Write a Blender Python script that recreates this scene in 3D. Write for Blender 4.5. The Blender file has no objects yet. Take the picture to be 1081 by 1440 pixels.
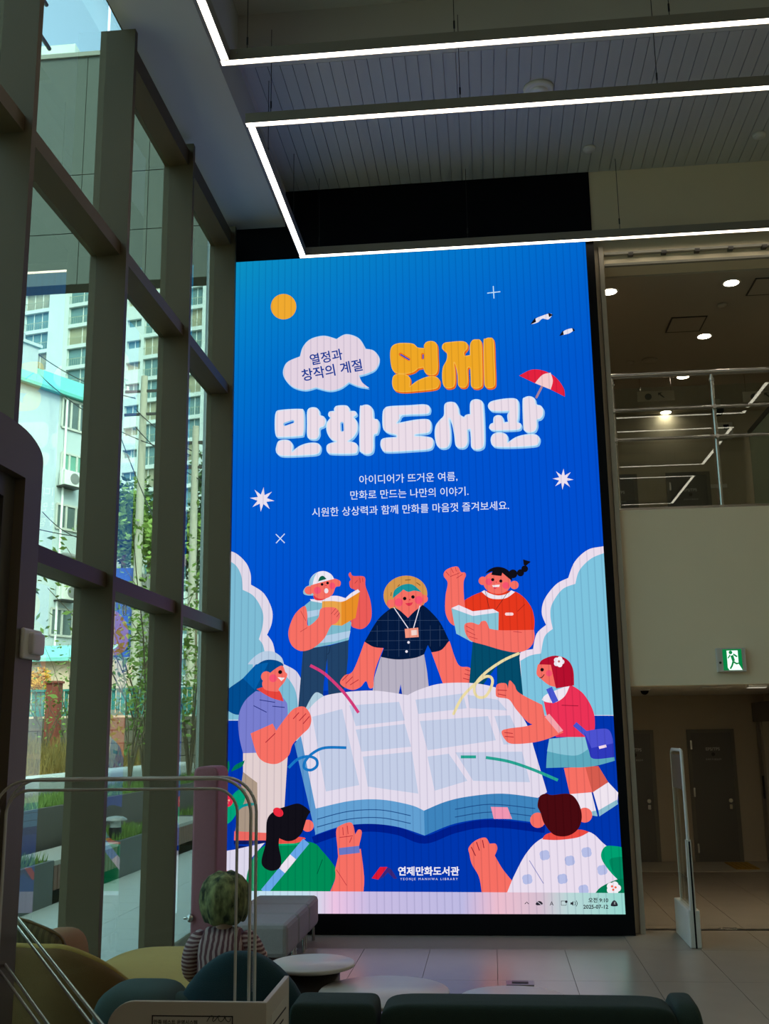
import bpy, bmesh, math, random
from mathutils import Vector, Matrix
random.seed(7)
SC = bpy.context.scene
COL = SC.collection

# ------------------------------------------------------------------ camera, sky, sun, exposure
IW, IH, FPX = 1081, 1440, 1457.87
YAW, PITCH, ROLL = math.radians(5.6104), math.radians(12.0394), math.radians(-0.8309)
CAM = Vector((0.0, 0.0, 1.78))
_f = Vector((-math.sin(YAW)*math.cos(PITCH), math.cos(YAW)*math.cos(PITCH), math.sin(PITCH)))
_r0 = Vector((math.cos(YAW), math.sin(YAW), 0)); _u0 = _r0.cross(_f)
_r = _r0*math.cos(ROLL) + _u0*math.sin(ROLL); _u = _u0*math.cos(ROLL) - _r0*math.sin(ROLL)
cam_data = bpy.data.cameras.new('camera'); cam = bpy.data.objects.new('camera', cam_data); COL.objects.link(cam)
M = Matrix((( _r.x, _u.x, -_f.x, CAM.x), (_r.y, _u.y, -_f.y, CAM.y), (_r.z, _u.z, -_f.z, CAM.z), (0,0,0,1)))
cam.matrix_world = M
cam_data.sensor_fit = 'HORIZONTAL'; cam_data.sensor_width = 36.0; cam_data.lens = FPX/IW*36.0
cam_data.clip_start = 0.05; cam_data.clip_end = 1000
SC.camera = cam

world = bpy.data.worlds.new('world'); SC.world = world; world.use_nodes = True
_nt = world.node_tree; _nt.nodes.clear()
_sky = _nt.nodes.new('ShaderNodeTexSky'); _sky.sky_type = 'NISHITA'; _sky.sun_disc = False
_sky.sun_elevation = math.radians(48); _sky.sun_rotation = math.radians(150); _sky.air_density = 1.0; _sky.dust_density = 6.0
_bg = _nt.nodes.new('ShaderNodeBackground'); _bg.inputs['Strength'].default_value = 1.3
_wo = _nt.nodes.new('ShaderNodeOutputWorld')
_hz = _nt.nodes.new('ShaderNodeMix'); _hz.data_type = 'RGBA'; _hz.inputs[0].default_value = .55; _hz.inputs[7].default_value = (.62,.78,.76,1)   # thin summer haze
_nt.links.new(_sky.outputs[0], _hz.inputs[6]); _nt.links.new(_hz.outputs[2], _bg.inputs[0]); _nt.links.new(_bg.outputs[0], _wo.inputs[0])

_sd = bpy.data.lights.new('sun', 'SUN'); _sd.energy = 1.9; _sd.angle = math.radians(1.5); _sd.color = (1.0, .96, .88)
sun = bpy.data.objects.new('sun', _sd); COL.objects.link(sun)
sun.location = (20, -20, 40)
sun.rotation_euler = Vector((-0.60, 0.62, -0.80)).to_track_quat('-Z', 'Y').to_euler()

SC.view_settings.view_transform = 'Standard'; SC.view_settings.look = 'None'
SC.view_settings.exposure = 0.0; SC.view_settings.gamma = 1.0
SC.view_settings.use_curve_mapping = False
SC.cycles.use_denoising = True
SC.cycles.max_bounces = 8; SC.cycles.transparent_max_bounces = 24
SC.cycles.sample_clamp_indirect = 6.0

# ------------------------------------------------------------------ pixels to places
def ray(x, y): return _r*((x-IW/2)/FPX) + _u*((IH/2-y)/FPX) + _f
def onY(x, y, Y): d = ray(x, y); return CAM + d*((Y-CAM.y)/d.y)
def onZ(x, y, Z=0.0): d = ray(x, y); return CAM + d*((Z-CAM.z)/d.z)
def onX(x, y, X): d = ray(x, y); return CAM + d*((X-CAM.x)/d.x)
def onP(x, y, P0, n): d = ray(x, y); return CAM + d*((P0-CAM).dot(n)/d.dot(n))

# ------------------------------------------------------------------ materials
def lin(c):
    return tuple(((v/255)/12.92 if v/255 <= .04045 else ((v/255+.055)/1.055)**2.4) for v in c[:3])
MATS = {}
def mat(name, rgb, rough=.6, metal=0.0, var=.06, scale=6.0, bump=0.0, bscale=60.0, coat=0.0, aniso=None, spec=.5):
    """procedural surface: sRGB base colour, noise variation, optional relief"""
    if name in MATS: return MATS[name]
    m = bpy.data.materials.new(name); m.use_nodes = True; nt = m.node_tree; N = nt.nodes; L = nt.links
    b = N['Principled BSDF']; b.inputs['Roughness'].default_value = rough; b.inputs['Metallic'].default_value = metal
    b.inputs['Coat Weight'].default_value = coat; b.inputs['Specular IOR Level'].default_value = spec
    tc = N.new('ShaderNodeTexCoord'); nz = N.new('ShaderNodeTexNoise'); nz.inputs['Scale'].default_value = scale; nz.inputs['Detail'].default_value = 4
    vec = tc.outputs['Object']
    if aniso:
        mp = N.new('ShaderNodeMapping'); mp.inputs['Scale'].default_value = aniso; L.new(vec, mp.inputs[0]); vec = mp.outputs[0]
    L.new(vec, nz.inputs['Vector'])
    c = lin(rgb); mx = N.new('ShaderNodeMix'); mx.data_type = 'RGBA'
    mx.inputs[6].default_value = tuple(v*(1-var) for v in c)+(1,); mx.inputs[7].default_value = tuple(min(1, v*(1+var)) for v in c)+(1,)
    L.new(nz.outputs['Fac'], mx.inputs[0]); L.new(mx.outputs[2], b.inputs['Base Color'])
    if bump:
        n2 = N.new('ShaderNodeTexNoise'); n2.inputs['Scale'].default_value = bscale; n2.inputs['Detail'].default_value = 3; L.new(vec, n2.inputs['Vector'])
        bp = N.new('ShaderNodeBump'); bp.inputs['Strength'].default_value = bump; bp.inputs['Distance'].default_value = .01
        L.new(n2.outputs['Fac'], bp.inputs['Height']); L.new(bp.outputs[0], b.inputs['Normal'])
    MATS[name] = m; return m
def emit(name, rgb, strength):
    if name in MATS: return MATS[name]
    m = bpy.data.materials.new(name); m.use_nodes = True; N = m.node_tree.nodes; L = m.node_tree.links
    N.remove(N['Principled BSDF']); e = N.new('ShaderNodeEmission'); e.inputs[1].default_value = strength
    e.inputs[0].default_value = lin(rgb)+(1,); L.new(e.outputs[0], N['Material Output'].inputs[0]); MATS[name] = m; return m
def glass(name, tint, ior=1.5, rough=0.0):
    if name in MATS: return MATS[name]
    m = bpy.data.materials.new(name); m.use_nodes = True; N = m.node_tree.nodes; L = m.node_tree.links
    N.remove(N['Principled BSDF']); t = N.new('ShaderNodeBsdfTransparent'); t.inputs[0].default_value = tint+(1,)
    g = N.new('ShaderNodeBsdfGlossy'); g.inputs['Roughness'].default_value = rough; g.inputs[0].default_value = (.95,.97,.96,1)
    f0 = ((ior-1)/(ior+1))**2
    lw = N.new('ShaderNodeLayerWeight'); lw.inputs[0].default_value = .5          # Facing = 1 - |cos|
    pw = N.new('ShaderNodeMath'); pw.operation = 'POWER'; pw.inputs[1].default_value = 5.0; L.new(lw.outputs['Facing'], pw.inputs[0])
    fr = N.new('ShaderNodeMath'); fr.operation = 'MULTIPLY_ADD'; fr.inputs[1].default_value = 1-f0; fr.inputs[2].default_value = f0; L.new(pw.outputs[0], fr.inputs[0])
    mx = N.new('ShaderNodeMixShader'); L.new(fr.outputs[0], mx.inputs[0]); L.new(t.outputs[0], mx.inputs[1]); L.new(g.outputs[0], mx.inputs[2])
    L.new(mx.outputs[0], N['Material Output'].inputs[0]); MATS[name] = m; return m
def bands(name, rgb1, rgb2, axis, freq, duty=.5, rough=.8):
    if name in MATS: return MATS[name]
    m = mat(name, rgb1, rough); N = m.node_tree.nodes; L = m.node_tree.links; b = N['Principled BSDF']
    tc = N.new('ShaderNodeTexCoord'); sp = N.new('ShaderNodeSeparateXYZ'); L.new(tc.outputs['Object'], sp.inputs[0])
    nz = N.new('ShaderNodeTexNoise'); nz.inputs['Scale'].default_value = 9; L.new(tc.outputs['Object'], nz.inputs['Vector'])
    ad = N.new('ShaderNodeMath'); ad.operation = 'MULTIPLY_ADD'; ad.inputs[1].default_value = .03; L.new(nz.outputs['Fac'], ad.inputs[0]); L.new(sp.outputs[axis], ad.inputs[2])
    mu = N.new('ShaderNodeMath'); mu.operation = 'MULTIPLY'; mu.inputs[1].default_value = freq; L.new(ad.outputs[0], mu.inputs[0])
    fr = N.new('ShaderNodeMath'); fr.operation = 'FRACT'; L.new(mu.outputs[0], fr.inputs[0])
    gt = N.new('ShaderNodeMath'); gt.operation = 'GREATER_THAN'; gt.inputs[1].default_value = duty; L.new(fr.outputs[0], gt.inputs[0])
    mx = N.new('ShaderNodeMix'); mx.data_type = 'RGBA'; mx.inputs[6].default_value = lin(rgb1)+(1,); mx.inputs[7].default_value = lin(rgb2)+(1,)
    L.new(gt.outputs[0], mx.inputs[0]); L.new(mx.outputs[2], b.inputs['Base Color']); return m

# ------------------------------------------------------------------ mesh builder
class MB:
    def __init__(s): s.v = []; s.f = []; s.sm = []
    def add(s, vs, fs, smooth=False):
        o = len(s.v); s.v += [tuple(v) for v in vs]; s.f += [tuple(i+o for i in f) for f in fs]; s.sm += [smooth]*len(fs); return s
    def box(s, a, b, T=None):
        x0,y0,z0 = [min(a[i],b[i]) for i in range(3)]; x1,y1,z1 = [max(a[i],b[i]) for i in range(3)]
        vs = [Vector(p) for p in ((x0,y0,z0),(x1,y0,z0),(x1,y1,z0),(x0,y1,z0),(x0,y0,z1),(x1,y0,z1),(x1,y1,z1),(x0,y1,z1))]
        if T: vs = [T @ v for v in vs]
        return s.add(vs, [(0,3,2,1),(4,5,6,7),(0,1,5,4),(1,2,6,5),(2,3,7,6),(3,0,4,7)])
    def prism(s, pts, ax, lo, hi, T=None):
        """polygon pts in the two axes other than ax, extruded along ax"""
        n = len(pts); vs = []
        for w in (lo, hi):
            for a, b in pts:
                p = [a, b]; p.insert(ax, w); vs.append(Vector(p))
        if T: vs = [T @ v for v in vs]
        fs = [tuple(range(n)), tuple(range(2*n-1, n-1, -1))] + [(i, i+n, (i+1) % n+n, (i+1) % n) for i in range(n)]
        return s.add(vs, fs)
    def tube(s, path, r, n=10, closed=False, caps=True):
        path = [Vector(p) for p in path]; m = len(path); rings = []; up = None
        rr = r if isinstance(r, (list, tuple)) else [r]*m
        for i, p in enumerate(path):
            a = path[i-1] if (i > 0 or closed) else p; b = path[(i+1) % m] if (i < m-1 or closed) else p
            t = (b-a).normalized()
            if up is None: up = Vector((0,0,1)) if abs(t.z) < .9 else Vector((1,0,0))
            sx = t.cross(up).normalized(); up = sx.cross(t).normalized()
            rings.append([p + (sx*math.cos(2*math.pi*k/n) + up*math.sin(2*math.pi*k/n))*rr[i] for k in range(n)])
        vs = [v for g in rings for v in g]; fs = []
        for i in range(m if closed else m-1):
            j = (i+1) % m
            for k in range(n): fs.append((i*n+k, i*n+(k+1) % n, j*n+(k+1) % n, j*n+k))
        s.add(vs, fs, True)
        if caps and not closed: s.add(rings[0], [tuple(range(n-1,-1,-1))]); s.add(rings[-1], [tuple(range(n))])
        return s
    def cyl(s, c, r, h, n=24, axis=2, r2=None):
        a = Vector(c); b = a.copy(); b[axis] += h
        return s.tube([a, b], [r, r if r2 is None else r2], n)
    def lathe(s, prof, c=(0,0,0), n=28):
        vs = []; fs = []; m = len(prof)
        for k in range(n):
            a = 2*math.pi*k/n
            for r, z in prof: vs.append((c[0]+r*math.cos(a), c[1]+r*math.sin(a), c[2]+z))
        for k in range(n):
            for i in range(m-1): fs.append((k*m+i, ((k+1) % n)*m+i, ((k+1) % n)*m+i+1, k*m+i+1))
        return s.add(vs, fs, True)
    def sup(s, c, r, e1=.4, e2=.4, nu=16, nv=28, T=None, fn=None):
        """superellipsoid: soft cushion shapes"""
        def pw(w, e): return math.copysign(abs(w)**e, w)
        vs = []
        for i in range(nu+1):
            u = -math.pi/2 + math.pi*i/nu
            for k in range(nv):
                v = 2*math.pi*k/nv
                p = Vector((r[0]*pw(math.cos(u),e1)*pw(math.cos(v),e2), r[1]*pw(math.cos(u),e1)*pw(math.sin(v),e2), r[2]*pw(math.sin(u),e1)))
                if fn: p = fn(p)
                p = p + Vector(c)
                vs.append(T @ p if T else p)
        fs = [(i*nv+k, i*nv+(k+1) % nv, (i+1)*nv+(k+1) % nv, (i+1)*nv+k) for i in range(nu) for k in range(nv)]
        return s.add(vs, fs, True)
    def mesh(s, name):
        m = bpy.data.meshes.new(name); m.from_pydata(s.v, [], s.f); m.polygons.foreach_set('use_smooth', s.sm); m.update(); return m
    def build(s, name, material, parent=None, bevel=0.0, loc=None):
        me = s.mesh(name); me.materials.append(material)
        o = bpy.data.objects.new(name, me); COL.objects.link(o)
        if parent: o.parent = parent
        if loc: o.location = loc
        if bevel:
            md = o.modifiers.new('bevel', 'BEVEL'); md.width = bevel; md.segments = 2; md.limit_method = 'ANGLE'; md.angle_limit = math.radians(40)
        return o
def tag(o, label=None, cat=None, group=None, kind=None):
    if label: o['label'] = label
    if cat: o['category'] = cat
    if group: o['group'] = group
    if kind: o['kind'] = kind
    return o
def empty(name, loc=(0,0,0), rz=0.0):
    o = bpy.data.objects.new(name, None); COL.objects.link(o); o.location = loc; o.rotation_euler.z = rz; o.empty_display_size = .1; return o
def struct(name, mb, m, parent=None, label=None):
    o = mb.build(name, m, parent)
    if not parent: o['kind'] = 'structure'
    if label: o['label'] = label
    return o
def linked(src, name, parent, loc, rz=None):
    o = bpy.data.objects.new(name, src if isinstance(src, bpy.types.Mesh) else src.data); COL.objects.link(o); o.parent = parent; o.location = loc
    if rz is not None: o.rotation_euler.z = rz
    return o
def arc(c, r, a0, a1, n=8):
    return [(c[0]+r*math.cos(a0+(a1-a0)*i/n), c[1]+r*math.sin(a0+(a1-a0)*i/n)) for i in range(n+1)]
def rrect(x0, y0, x1, y1, r, n=5):
    p = []
    for cx, cy, a in ((x1-r,y1-r,0),(x0+r,y1-r,90),(x0+r,y0+r,180),(x1-r,y0+r,270)): p += arc((cx,cy), r, math.radians(a), math.radians(a+90), n)
    return p
# ------------------------------------------------------------------ the room
YS = 9.9            # face of the LED display
YW = 10.03          # hall-side face of the back wall
XG = -2.70          # glass plane of the curtain wall
ZP, ZS, ZF = 7.483, 7.07, 7.97   # boarded ceiling, window soffit, front ceiling
XR, YB = 6.2, -3.2  # right wall, wall behind the camera
YFAR = 15.2
wall_m = mat('painted_plaster', (226,212,184), .75, var=.03, scale=2.5, bump=.05, bscale=180)
ceil_m = mat('ceiling_paint', (200,198,190), .8, var=.03, scale=2)
soffit_m = mat('soffit_paint', (190,192,192), .7, var=.03, scale=2)
black_m = mat('matt_black_panel', (7,8,13), .7, var=.1, scale=3, spec=.15)
frame_m = mat('bronze_grey_aluminium', (86,74,55), .5, spec=.2, var=.04, scale=3)
white_m = mat('white_powder_coat', (215,213,206), .45, var=.03)
steel_m = mat('brushed_stainless', (190,188,182), .22, metal=1.0, var=.06, scale=20)
door_m = mat('grey_steel_door', (96,95,92), .45, var=.03, scale=3)
dark_m = mat('dark_grey_metal', (52,50,47), .45, metal=.3)

# floor: grout bed and tiles
floor = struct('floor', MB().box((-2.8,YB,-.2),(XR,YFAR+.4,-.006)), mat('floor_grout', (120,112,100), .9))
tile_m = mat('porcelain_tile', (150,140,126), .27, var=.07, scale=3.5, spec=.45, bump=.02, bscale=30)
TX, TY = .557, 1.114
tme = MB().box((.002,.002,-.008),(TX-.002,TY-.002,0)).mesh('tile'); tme.materials.append(tile_m)
ix0 = -6; 
for i in range(-6, 9):
    for j in range(0, 11):
        x = -.02+i*TX; y = 2.6+j*TY
        if x < -2.9 or x+TX > XR: continue
        if y+TY > YW and x < 1.0: continue
        t = linked(tme, 'tile', floor, (x, y, 0))
struct('floor_near', MB().box((-2.68,YB,-.006),(XR,2.6,0)), tile_m, floor)

# walls
w = MB()
w.box((-2.8,YW,0),(1.27,YW+.25,ZP))                          # behind the display
w.box((1.27,YW,2.178),(XR,YW+.22,3.86))                      # band between the floors
w.box((1.27,YW,6.40),(XR,YW+.22,ZF))
w.box((-2.8,YW,ZP),(1.27,YW+.25,ZF))
wb = struct('wall_back', w, wall_m)
struct('wall_right', MB().box((XR,YB,0),(XR+.2,YFAR+.3,ZF)), wall_m)
struct('wall_front', MB().box((-2.8,YB-.2,0),(XR,YB,ZF)), wall_m)
struct('wall_left', MB().box((-2.85,YB,0),(-2.62,.35,ZF)), wall_m)
# black wall panel above the display
struct('black_wall_panel', MB().box((-2.62,YW-.012,6.3),(1.205,YW-.001,ZP-.005)), black_m, wb)
# jamb strip beside the display
struct('jamb_trim', MB().box((1.255,YW-.05,0),(1.30,YW+.25,6.62)), mat('jamb_paint', (175,168,152), .6), wb)
# ceilings
c = MB().box((-2.0,7.90,ZP+.02),(XR,YW+.1,ZP+.3)).box((-2.8,YB,ZF),(XR,7.901,ZF+.3)).box((-2.8,7.901,ZF),(XR,YFAR+.3,ZF+.3))
c.box((-2.0,7.85,ZP),(XR,7.8999,ZF-.001))
ceil = struct('ceiling', c, ceil_m)
bm_ = MB().box((0,0,0),(.1035,YW-7.9,.022)).mesh('ceiling_board'); bm_.materials.append(mat('white_board', (186,186,182), .55, var=.05, scale=2, aniso=(6,.3,1)))
k = 0; x = -1.96
while x < 4.6:
    linked(bm_, 'ceiling_board', ceil, (x, 7.9, ZP-.002 if k % 5 else ZP+.0))
    k += 1; x += .109 if k % 5 else .1095
struct('window_soffit', MB().box((-2.62,YB,ZS),(-2.0,YW,ZF)), soffit_m, ceil, 'smooth dropped soffit along the windows')
# outer shell of the roof, above everything
struct('roof_slab', MB().box((-2.9,YB-.3,ZF+.3),(XR+.4,YFAR+6,ZF+.7)), mat('roof_concrete', (150,150,145), .9), ceil)

# ------------------------------------------------------------------ curtain wall of fins, transoms and panes
win = empty('window_1', (XG, 5, 0)); win['kind'] = 'structure'; win['label'] = 'tall curtain wall of deep bronze-grey fins and green-tinted panes'
def wpart(name, mb, m): 
    mb.v = [(v[0]-XG, v[1]-5, v[2]) for v in mb.v]; return mb.build(name, m, win)
fy = [9.82-1.57*k for k in range(7)]
for y in fy:
    wpart('mullion', MB().box((XG-.06,y,0),(-2.492,y+.055,ZS-.06)), frame_m)
gl = glass('tinted_glass', (.665,.815,.77), 1.52)
zt = [(2.762,.10),(5.17,.10),(6.80,.16)]
for k in range(6):
    y0, y1 = fy[k+1]+.055, fy[k]
    for z, h in (zt if k < 2 else zt[:2]):
        wpart('transom', MB().box((XG-.05,y0,z),(-2.54,y1,z+h)), frame_m)
    wpart('bottom_rail', MB().box((XG-.05,y0,0),(-2.60,y1,.06)), frame_m)
    for z0, z1 in (((.06,2.762),(2.862,5.17),(5.27,6.80),(6.96,ZS+.3)) if k < 2 else ((.06,2.762),(2.862,5.17),(5.27,ZS+.3))):
        wpart('pane', MB().box((XG-.012,y0-.002,z0),(XG-.011,y1+.002,z1)), gl)
    # bright spider clamps on the near bays
wpart('header', MB().box((XG-.08,fy[-1],ZS+.3),(-2.62,YW,ZF)), frame_m)
wpart('side_post', MB().box((XG-.02,9.875,0),(-2.66,YW,ZS)), frame_m)
wpart('rain_pipe', MB().tube([(-2.82,10.05,0),(-2.82,10.05,8.0)], .035, 12), mat('pipe_metal', (150,155,150), .35, metal=.6))
cm = mat('glass_clamp_steel', (120,122,120), .3, metal=.9)
for (px,py) in ((72,66),(68,4)):
    p = onX(px, py, XG); wpart('glass_clamp', MB().tube([(XG-.02,p.y-.13,p.z),(XG-.02,p.y+.02,p.z)], .014, 8), cm)
p = onX(265,1291,-2.58)
wpart('door_knob', MB().sup((-2.565,p.y,p.z),(.035,.035,.035),1,1,10,16).tube([(-2.62,p.y,p.z),(-2.57,p.y,p.z)], .012, 8), steel_m)
p = onX(175,858,XG+.002); stk = MB()
for rr in (.040,.026):
    stk.tube([(XG+.001,p.y+rr*math.cos(2*math.pi*i/24),p.z+rr*math.sin(2*math.pi*i/24)) for i in range(24)], .0035, 5, closed=True)
stk.tube([(XG+.001,p.y-.014,p.z-.006),(XG+.001,p.y,p.z+.012),(XG+.001,p.y+.014,p.z-.006)], .003, 5)
wpart('round_sticker', stk, mat('white_vinyl', (235,238,236), .5))

# ------------------------------------------------------------------ floor above, seen through the wall opening
up = struct('floor_upper', MB().box((1.0,YW+.22,3.30),(XR,YFAR,3.52)), mat('upper_floor_vinyl', (150,140,122), .4))
ceil2 = struct('ceiling_upper', MB().box((1.0,YW+.22,6.38),(XR,YFAR+.2,6.5)), mat('upper_ceiling', (168,158,142), .8, var=.02), None)
wf = struct('wall_far', MB().box((.6,YFAR,0),(XR,YFAR+.2,6.5)), mat('far_wall_paint', (182,172,152), .75, var=.03, scale=2), None)
struct('wall_vestibule', MB().box((.7,YW+.25,0),(.9,YFAR,6.5)), wall_m)
struct('ceiling_vestibule', MB().box((.9,YW+.22,2.24),(XR,YFAR,2.34)), ceil_m)
# pelmet rails under the upper opening head
struct('trim_1', MB().box((1.31,YW-.05,6.52),(XR,YW-.001,6.545)), mat('rail_grey', (150,145,132), .5), None)
struct('trim_2', MB().box((1.31,YW-.04,6.40),(XR,YW-.001,6.425)), MATS['rail_grey'], None)
for i in range(9):
    x = 1.55+i*.33; struct('rail_bracket', MB().box((x,YW-.06,6.50),(x+.05,YW-.001,6.53)), dark_m, wb)
# ------------------------------------------------------------------ suspended linear lights
housing_m = mat('light_housing', (150,146,136), .4, metal=.4)
lamp_m = emit('light_diffuser', (255,242,220), 6.2)
wire_m = mat('black_wire', (30,30,30), .5)
ZL = 6.62
def light_ring(x0, x1, y0, y1, wires, label):
    t = empty('pendant_light', ((x0+x1)/2, (y0+y1)/2, ZL)); tag(t, label, 'light', 'suspended linear ring lights')
    o = Vector(t.location); hw = .036
    def bx(a, b): return (Vector(a)-o, Vector(b)-o)
    h = MB(); d = MB()
    for (a, b) in (((x0-hw,y0-hw),(x1+hw,y0+hw)),((x0-hw,y1-hw),(x1+hw,y1+hw)),((x0-hw,y0+hw),(x0+hw,y1-hw)),((x1-hw,y0+hw),(x1+hw,y1-hw))):
        h.box(*bx((a[0],a[1],ZL+.014),(b[0],b[1],ZL+.085)))
        lx = (b[0]-a[0]) > (b[1]-a[1])                             # side lips shield the diffuser
        if lx: h.box(*bx((a[0],a[1],ZL),(b[0],a[1]+.007,ZL+.014))); h.box(*bx((a[0],b[1]-.007,ZL),(b[0],b[1],ZL+.014)))
        else: h.box(*bx((a[0],a[1],ZL),(a[0]+.007,b[1],ZL+.014))); h.box(*bx((b[0]-.007,a[1],ZL),(b[0],b[1],ZL+.014)))
        if lx: d.box(*bx((a[0]+.0005,a[1]+.0075,ZL+.003),(b[0]-.0005,b[1]-.0075,ZL+.0135)))
        else: d.box(*bx((a[0]+.0075,a[1]-.0,ZL+.003),(b[0]-.0075,b[1]+.0,ZL+.0135)))
    h.build('housing', housing_m, t); d.build('diffuser', lamp_m, t)
    for (x, y, zt_) in wires:
        wmb = MB().tube([Vector((x,y,ZL+.08))-o, Vector((x,y,zt_))-o], .0032, 6); wmb.cyl(Vector((x,y,ZL+.14))-o, .007, .06, 8)
        wmb.build('suspension_wire', wire_m, t)
    for x in (x0,):
        MB().cyl(Vector((x+.09,y1-hw-.003,ZL+.05))-o, .008, .003, 10, axis=1).build('end_screw', steel_m, t)
    return t
xw = [onY(381,140,7.43).x, onY(646,110,7.43).x, onY(921,80,7.43).x]
xa = [onY(348,40,6.63).x, onY(638,25,6.63).x, onY(940,10,6.63).x]
light_ring(-1.775, 4.1, 7.43, 9.83, [(x,7.43,ZF if False else ZP) for x in [max(xw[0],-1.7)]+xw[1:]] + [(-1.60,9.80,ZP),(-.07,9.80,ZP),(1.456,9.80,ZP),(-1.775,9.3,ZP),(-1.775,8.1,ZP)], 'rectangular suspended strip light hanging in front of the display top')
light_ring(-1.775, 4.1, 4.23, 6.63, [(x,6.63,ZF) for x in xa] + [(-1.775,6.1,ZF)], 'rectangular suspended strip light nearest the viewer under the front ceiling')

light_ring(-1.775, 4.1, 1.03, 3.43, [(-1.6,3.43,ZF),(1.0,3.43,ZF),(3.6,3.43,ZF),(-1.6,1.03,ZF),(3.6,1.03,ZF)], 'unseen rectangular strip light added right above the viewer as fill')  # unseen ring, added to lift the ambient light in the hall
light_ring(-1.775, 4.1, -2.4, .10, [(-1.6,.10,ZF),(1.0,.10,ZF),(3.6,.10,ZF),(-1.6,-2.4,ZF),(3.6,-2.4,ZF)], 'unseen rectangular strip light added behind the viewer as fill')  # another added ring out of view, warm fill from behind

# ------------------------------------------------------------------ ceiling devices
def disc_fixture(name, p, r, label, cat, m, m2=None, group=None, flip=1):
    t = empty(name, p); tag(t, label, cat, group)
    MB().lathe([(0,-.035),(r*.62,-.035),(r*.66,-.028),(r*.8,-.03),(r*.97,-.02),(r,0),(0,0)]).build('body', m, t)
    if m2: MB().lathe([(0,-.037),(r*.6,-.037),(r*.6,-.034),(0,-.034)]).build('lens', m2, t)
    return t
p = onZ(757,124,ZP); disc_fixture('ceiling_speaker', (p.x,p.y,ZP-.002), .14, 'large round white ceiling fitting between the two strip lights', 'ceiling fitting', white_m, mat('frosted_plastic', (225,225,222), .4))
p = onZ(828,208,ZP); disc_fixture('smoke_detector', (p.x,p.y,ZP-.002), .065, 'small white detector on the boarded ceiling above the black panel', 'detector', white_m)
p = onZ(1067,189,ZP); disc_fixture('smoke_detector', (p.x,p.y,ZP-.002), .065, 'small white detector on the boarded ceiling at far right', 'detector', white_m)
dl_m = emit('downlight_glow', (255,240,214), 28.0)
names = ['nearest to the hall in the row above the railing', 'second from the hall in the row above the railing', 'third from the hall, just above the top rail', 'farthest of the row, seen between the rails']
for i, (x,y) in enumerate(((1028,398),(990,473),(960,530),(936,580))):
    p = onZ(x,y,6.38); t = empty('downlight', (p.x,p.y,6.38)); tag(t, 'round recessed downlight in upper ceiling, '+names[i], 'light', 'upper floor downlights')
    MB().lathe([(.075,0),(.095,-.006),(.1,0)]).build('trim_ring', white_m, t); MB().lathe([(0,-.003),(.075,-.003),(.075,-.001),(0,-.001)]).build('lens', dl_m, t)
p = onZ(846,411,6.38); t = empty('downlight', (max(p.x,1.42),p.y,6.38)); tag(t, 'round recessed downlight half hidden by the right edge of the display', 'light', 'upper floor downlights')
MB().lathe([(.075,0),(.095,-.006),(.1,0)]).build('trim_ring', white_m, t); MB().lathe([(0,-.003),(.075,-.003),(.075,-.001),(0,-.001)]).build('lens', dl_m, t)
for i in range(2):  # further rows out of view, added to brighten the upper floor
    for j in range(4):
        x, y = 4.7+1.15*i, 10.9+1.15*j
        if x > XR-.2: continue
        t = empty('downlight', (x,y,6.38)); tag(t, ['second','third','fourth'][i]+' downlight row from the display, '+['nearest the hall','second from the hall','third from the hall','nearest the far wall'][j]+', added unseen in the upper ceiling', 'light', 'added fill downlights out of view on the upper floor')
        MB().lathe([(.075,0),(.095,-.006),(.1,0)]).build('trim_ring', white_m, t); MB().lathe([(0,-.003),(.075,-.003),(.075,-.001),(0,-.001)]).build('lens', dl_m, t)
def hatch(corners, label):
    pts = [onZ(x,y,6.38) for x,y in corners]; c0 = sum(pts, Vector())/4
    x0 = (pts[0].x+pts[3].x)/2; x1 = (pts[1].x+pts[2].x)/2; y0 = (pts[2].y+pts[3].y)/2; y1 = (pts[0].y+pts[1].y)/2
    a, b = sorted((y0,y1)); t = empty('access_hatch', ((x0+x1)/2,(a+b)/2,6.38)); tag(t, label, 'hatch'); o = Vector(t.location)
    MB().box(Vector((x0+.015,a+.015,6.372))-o, Vector((x1-.015,b-.015,6.379))-o).build('panel', MATS['upper_ceiling'], t)
    f = MB()
    for q in (((x0,a),(x1,a+.015)),((x0,b-.015),(x1,b)),((x0,a),(x0+.015,b)),((x1-.015,a),(x1,b))): f.box(Vector((*q[0],6.37))-o, Vector((*q[1],6.379))-o)
    f.build('frame', dark_m, t)
hatch([(943,446),(994,444),(984,465),(936,467)], 'square ceiling access hatch left of the downlight row')
hatch([(1060,391),(1100,389),(1090,413),(1050,415)], 'ceiling access hatch at the right edge of the photo')
p = onZ(1015,428,6.38); disc_fixture('smoke_detector', (p.x,p.y,6.38), .05, 'small detector on upper ceiling between the two nearest downlights', 'detector', MATS['upper_ceiling'])
p = onZ(886,509,6.38); disc_fixture('smoke_detector', (p.x,p.y,6.38), .05, 'small detector on upper ceiling above the left railing post', 'detector', MATS['upper_ceiling'])
p = onZ(913,506,6.38); disc_fixture('ceiling_diffuser', (p.x,p.y,6.38), .10, 'flat round air outlet on the upper ceiling above the railing', 'air vent', MATS['upper_ceiling'])

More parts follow.
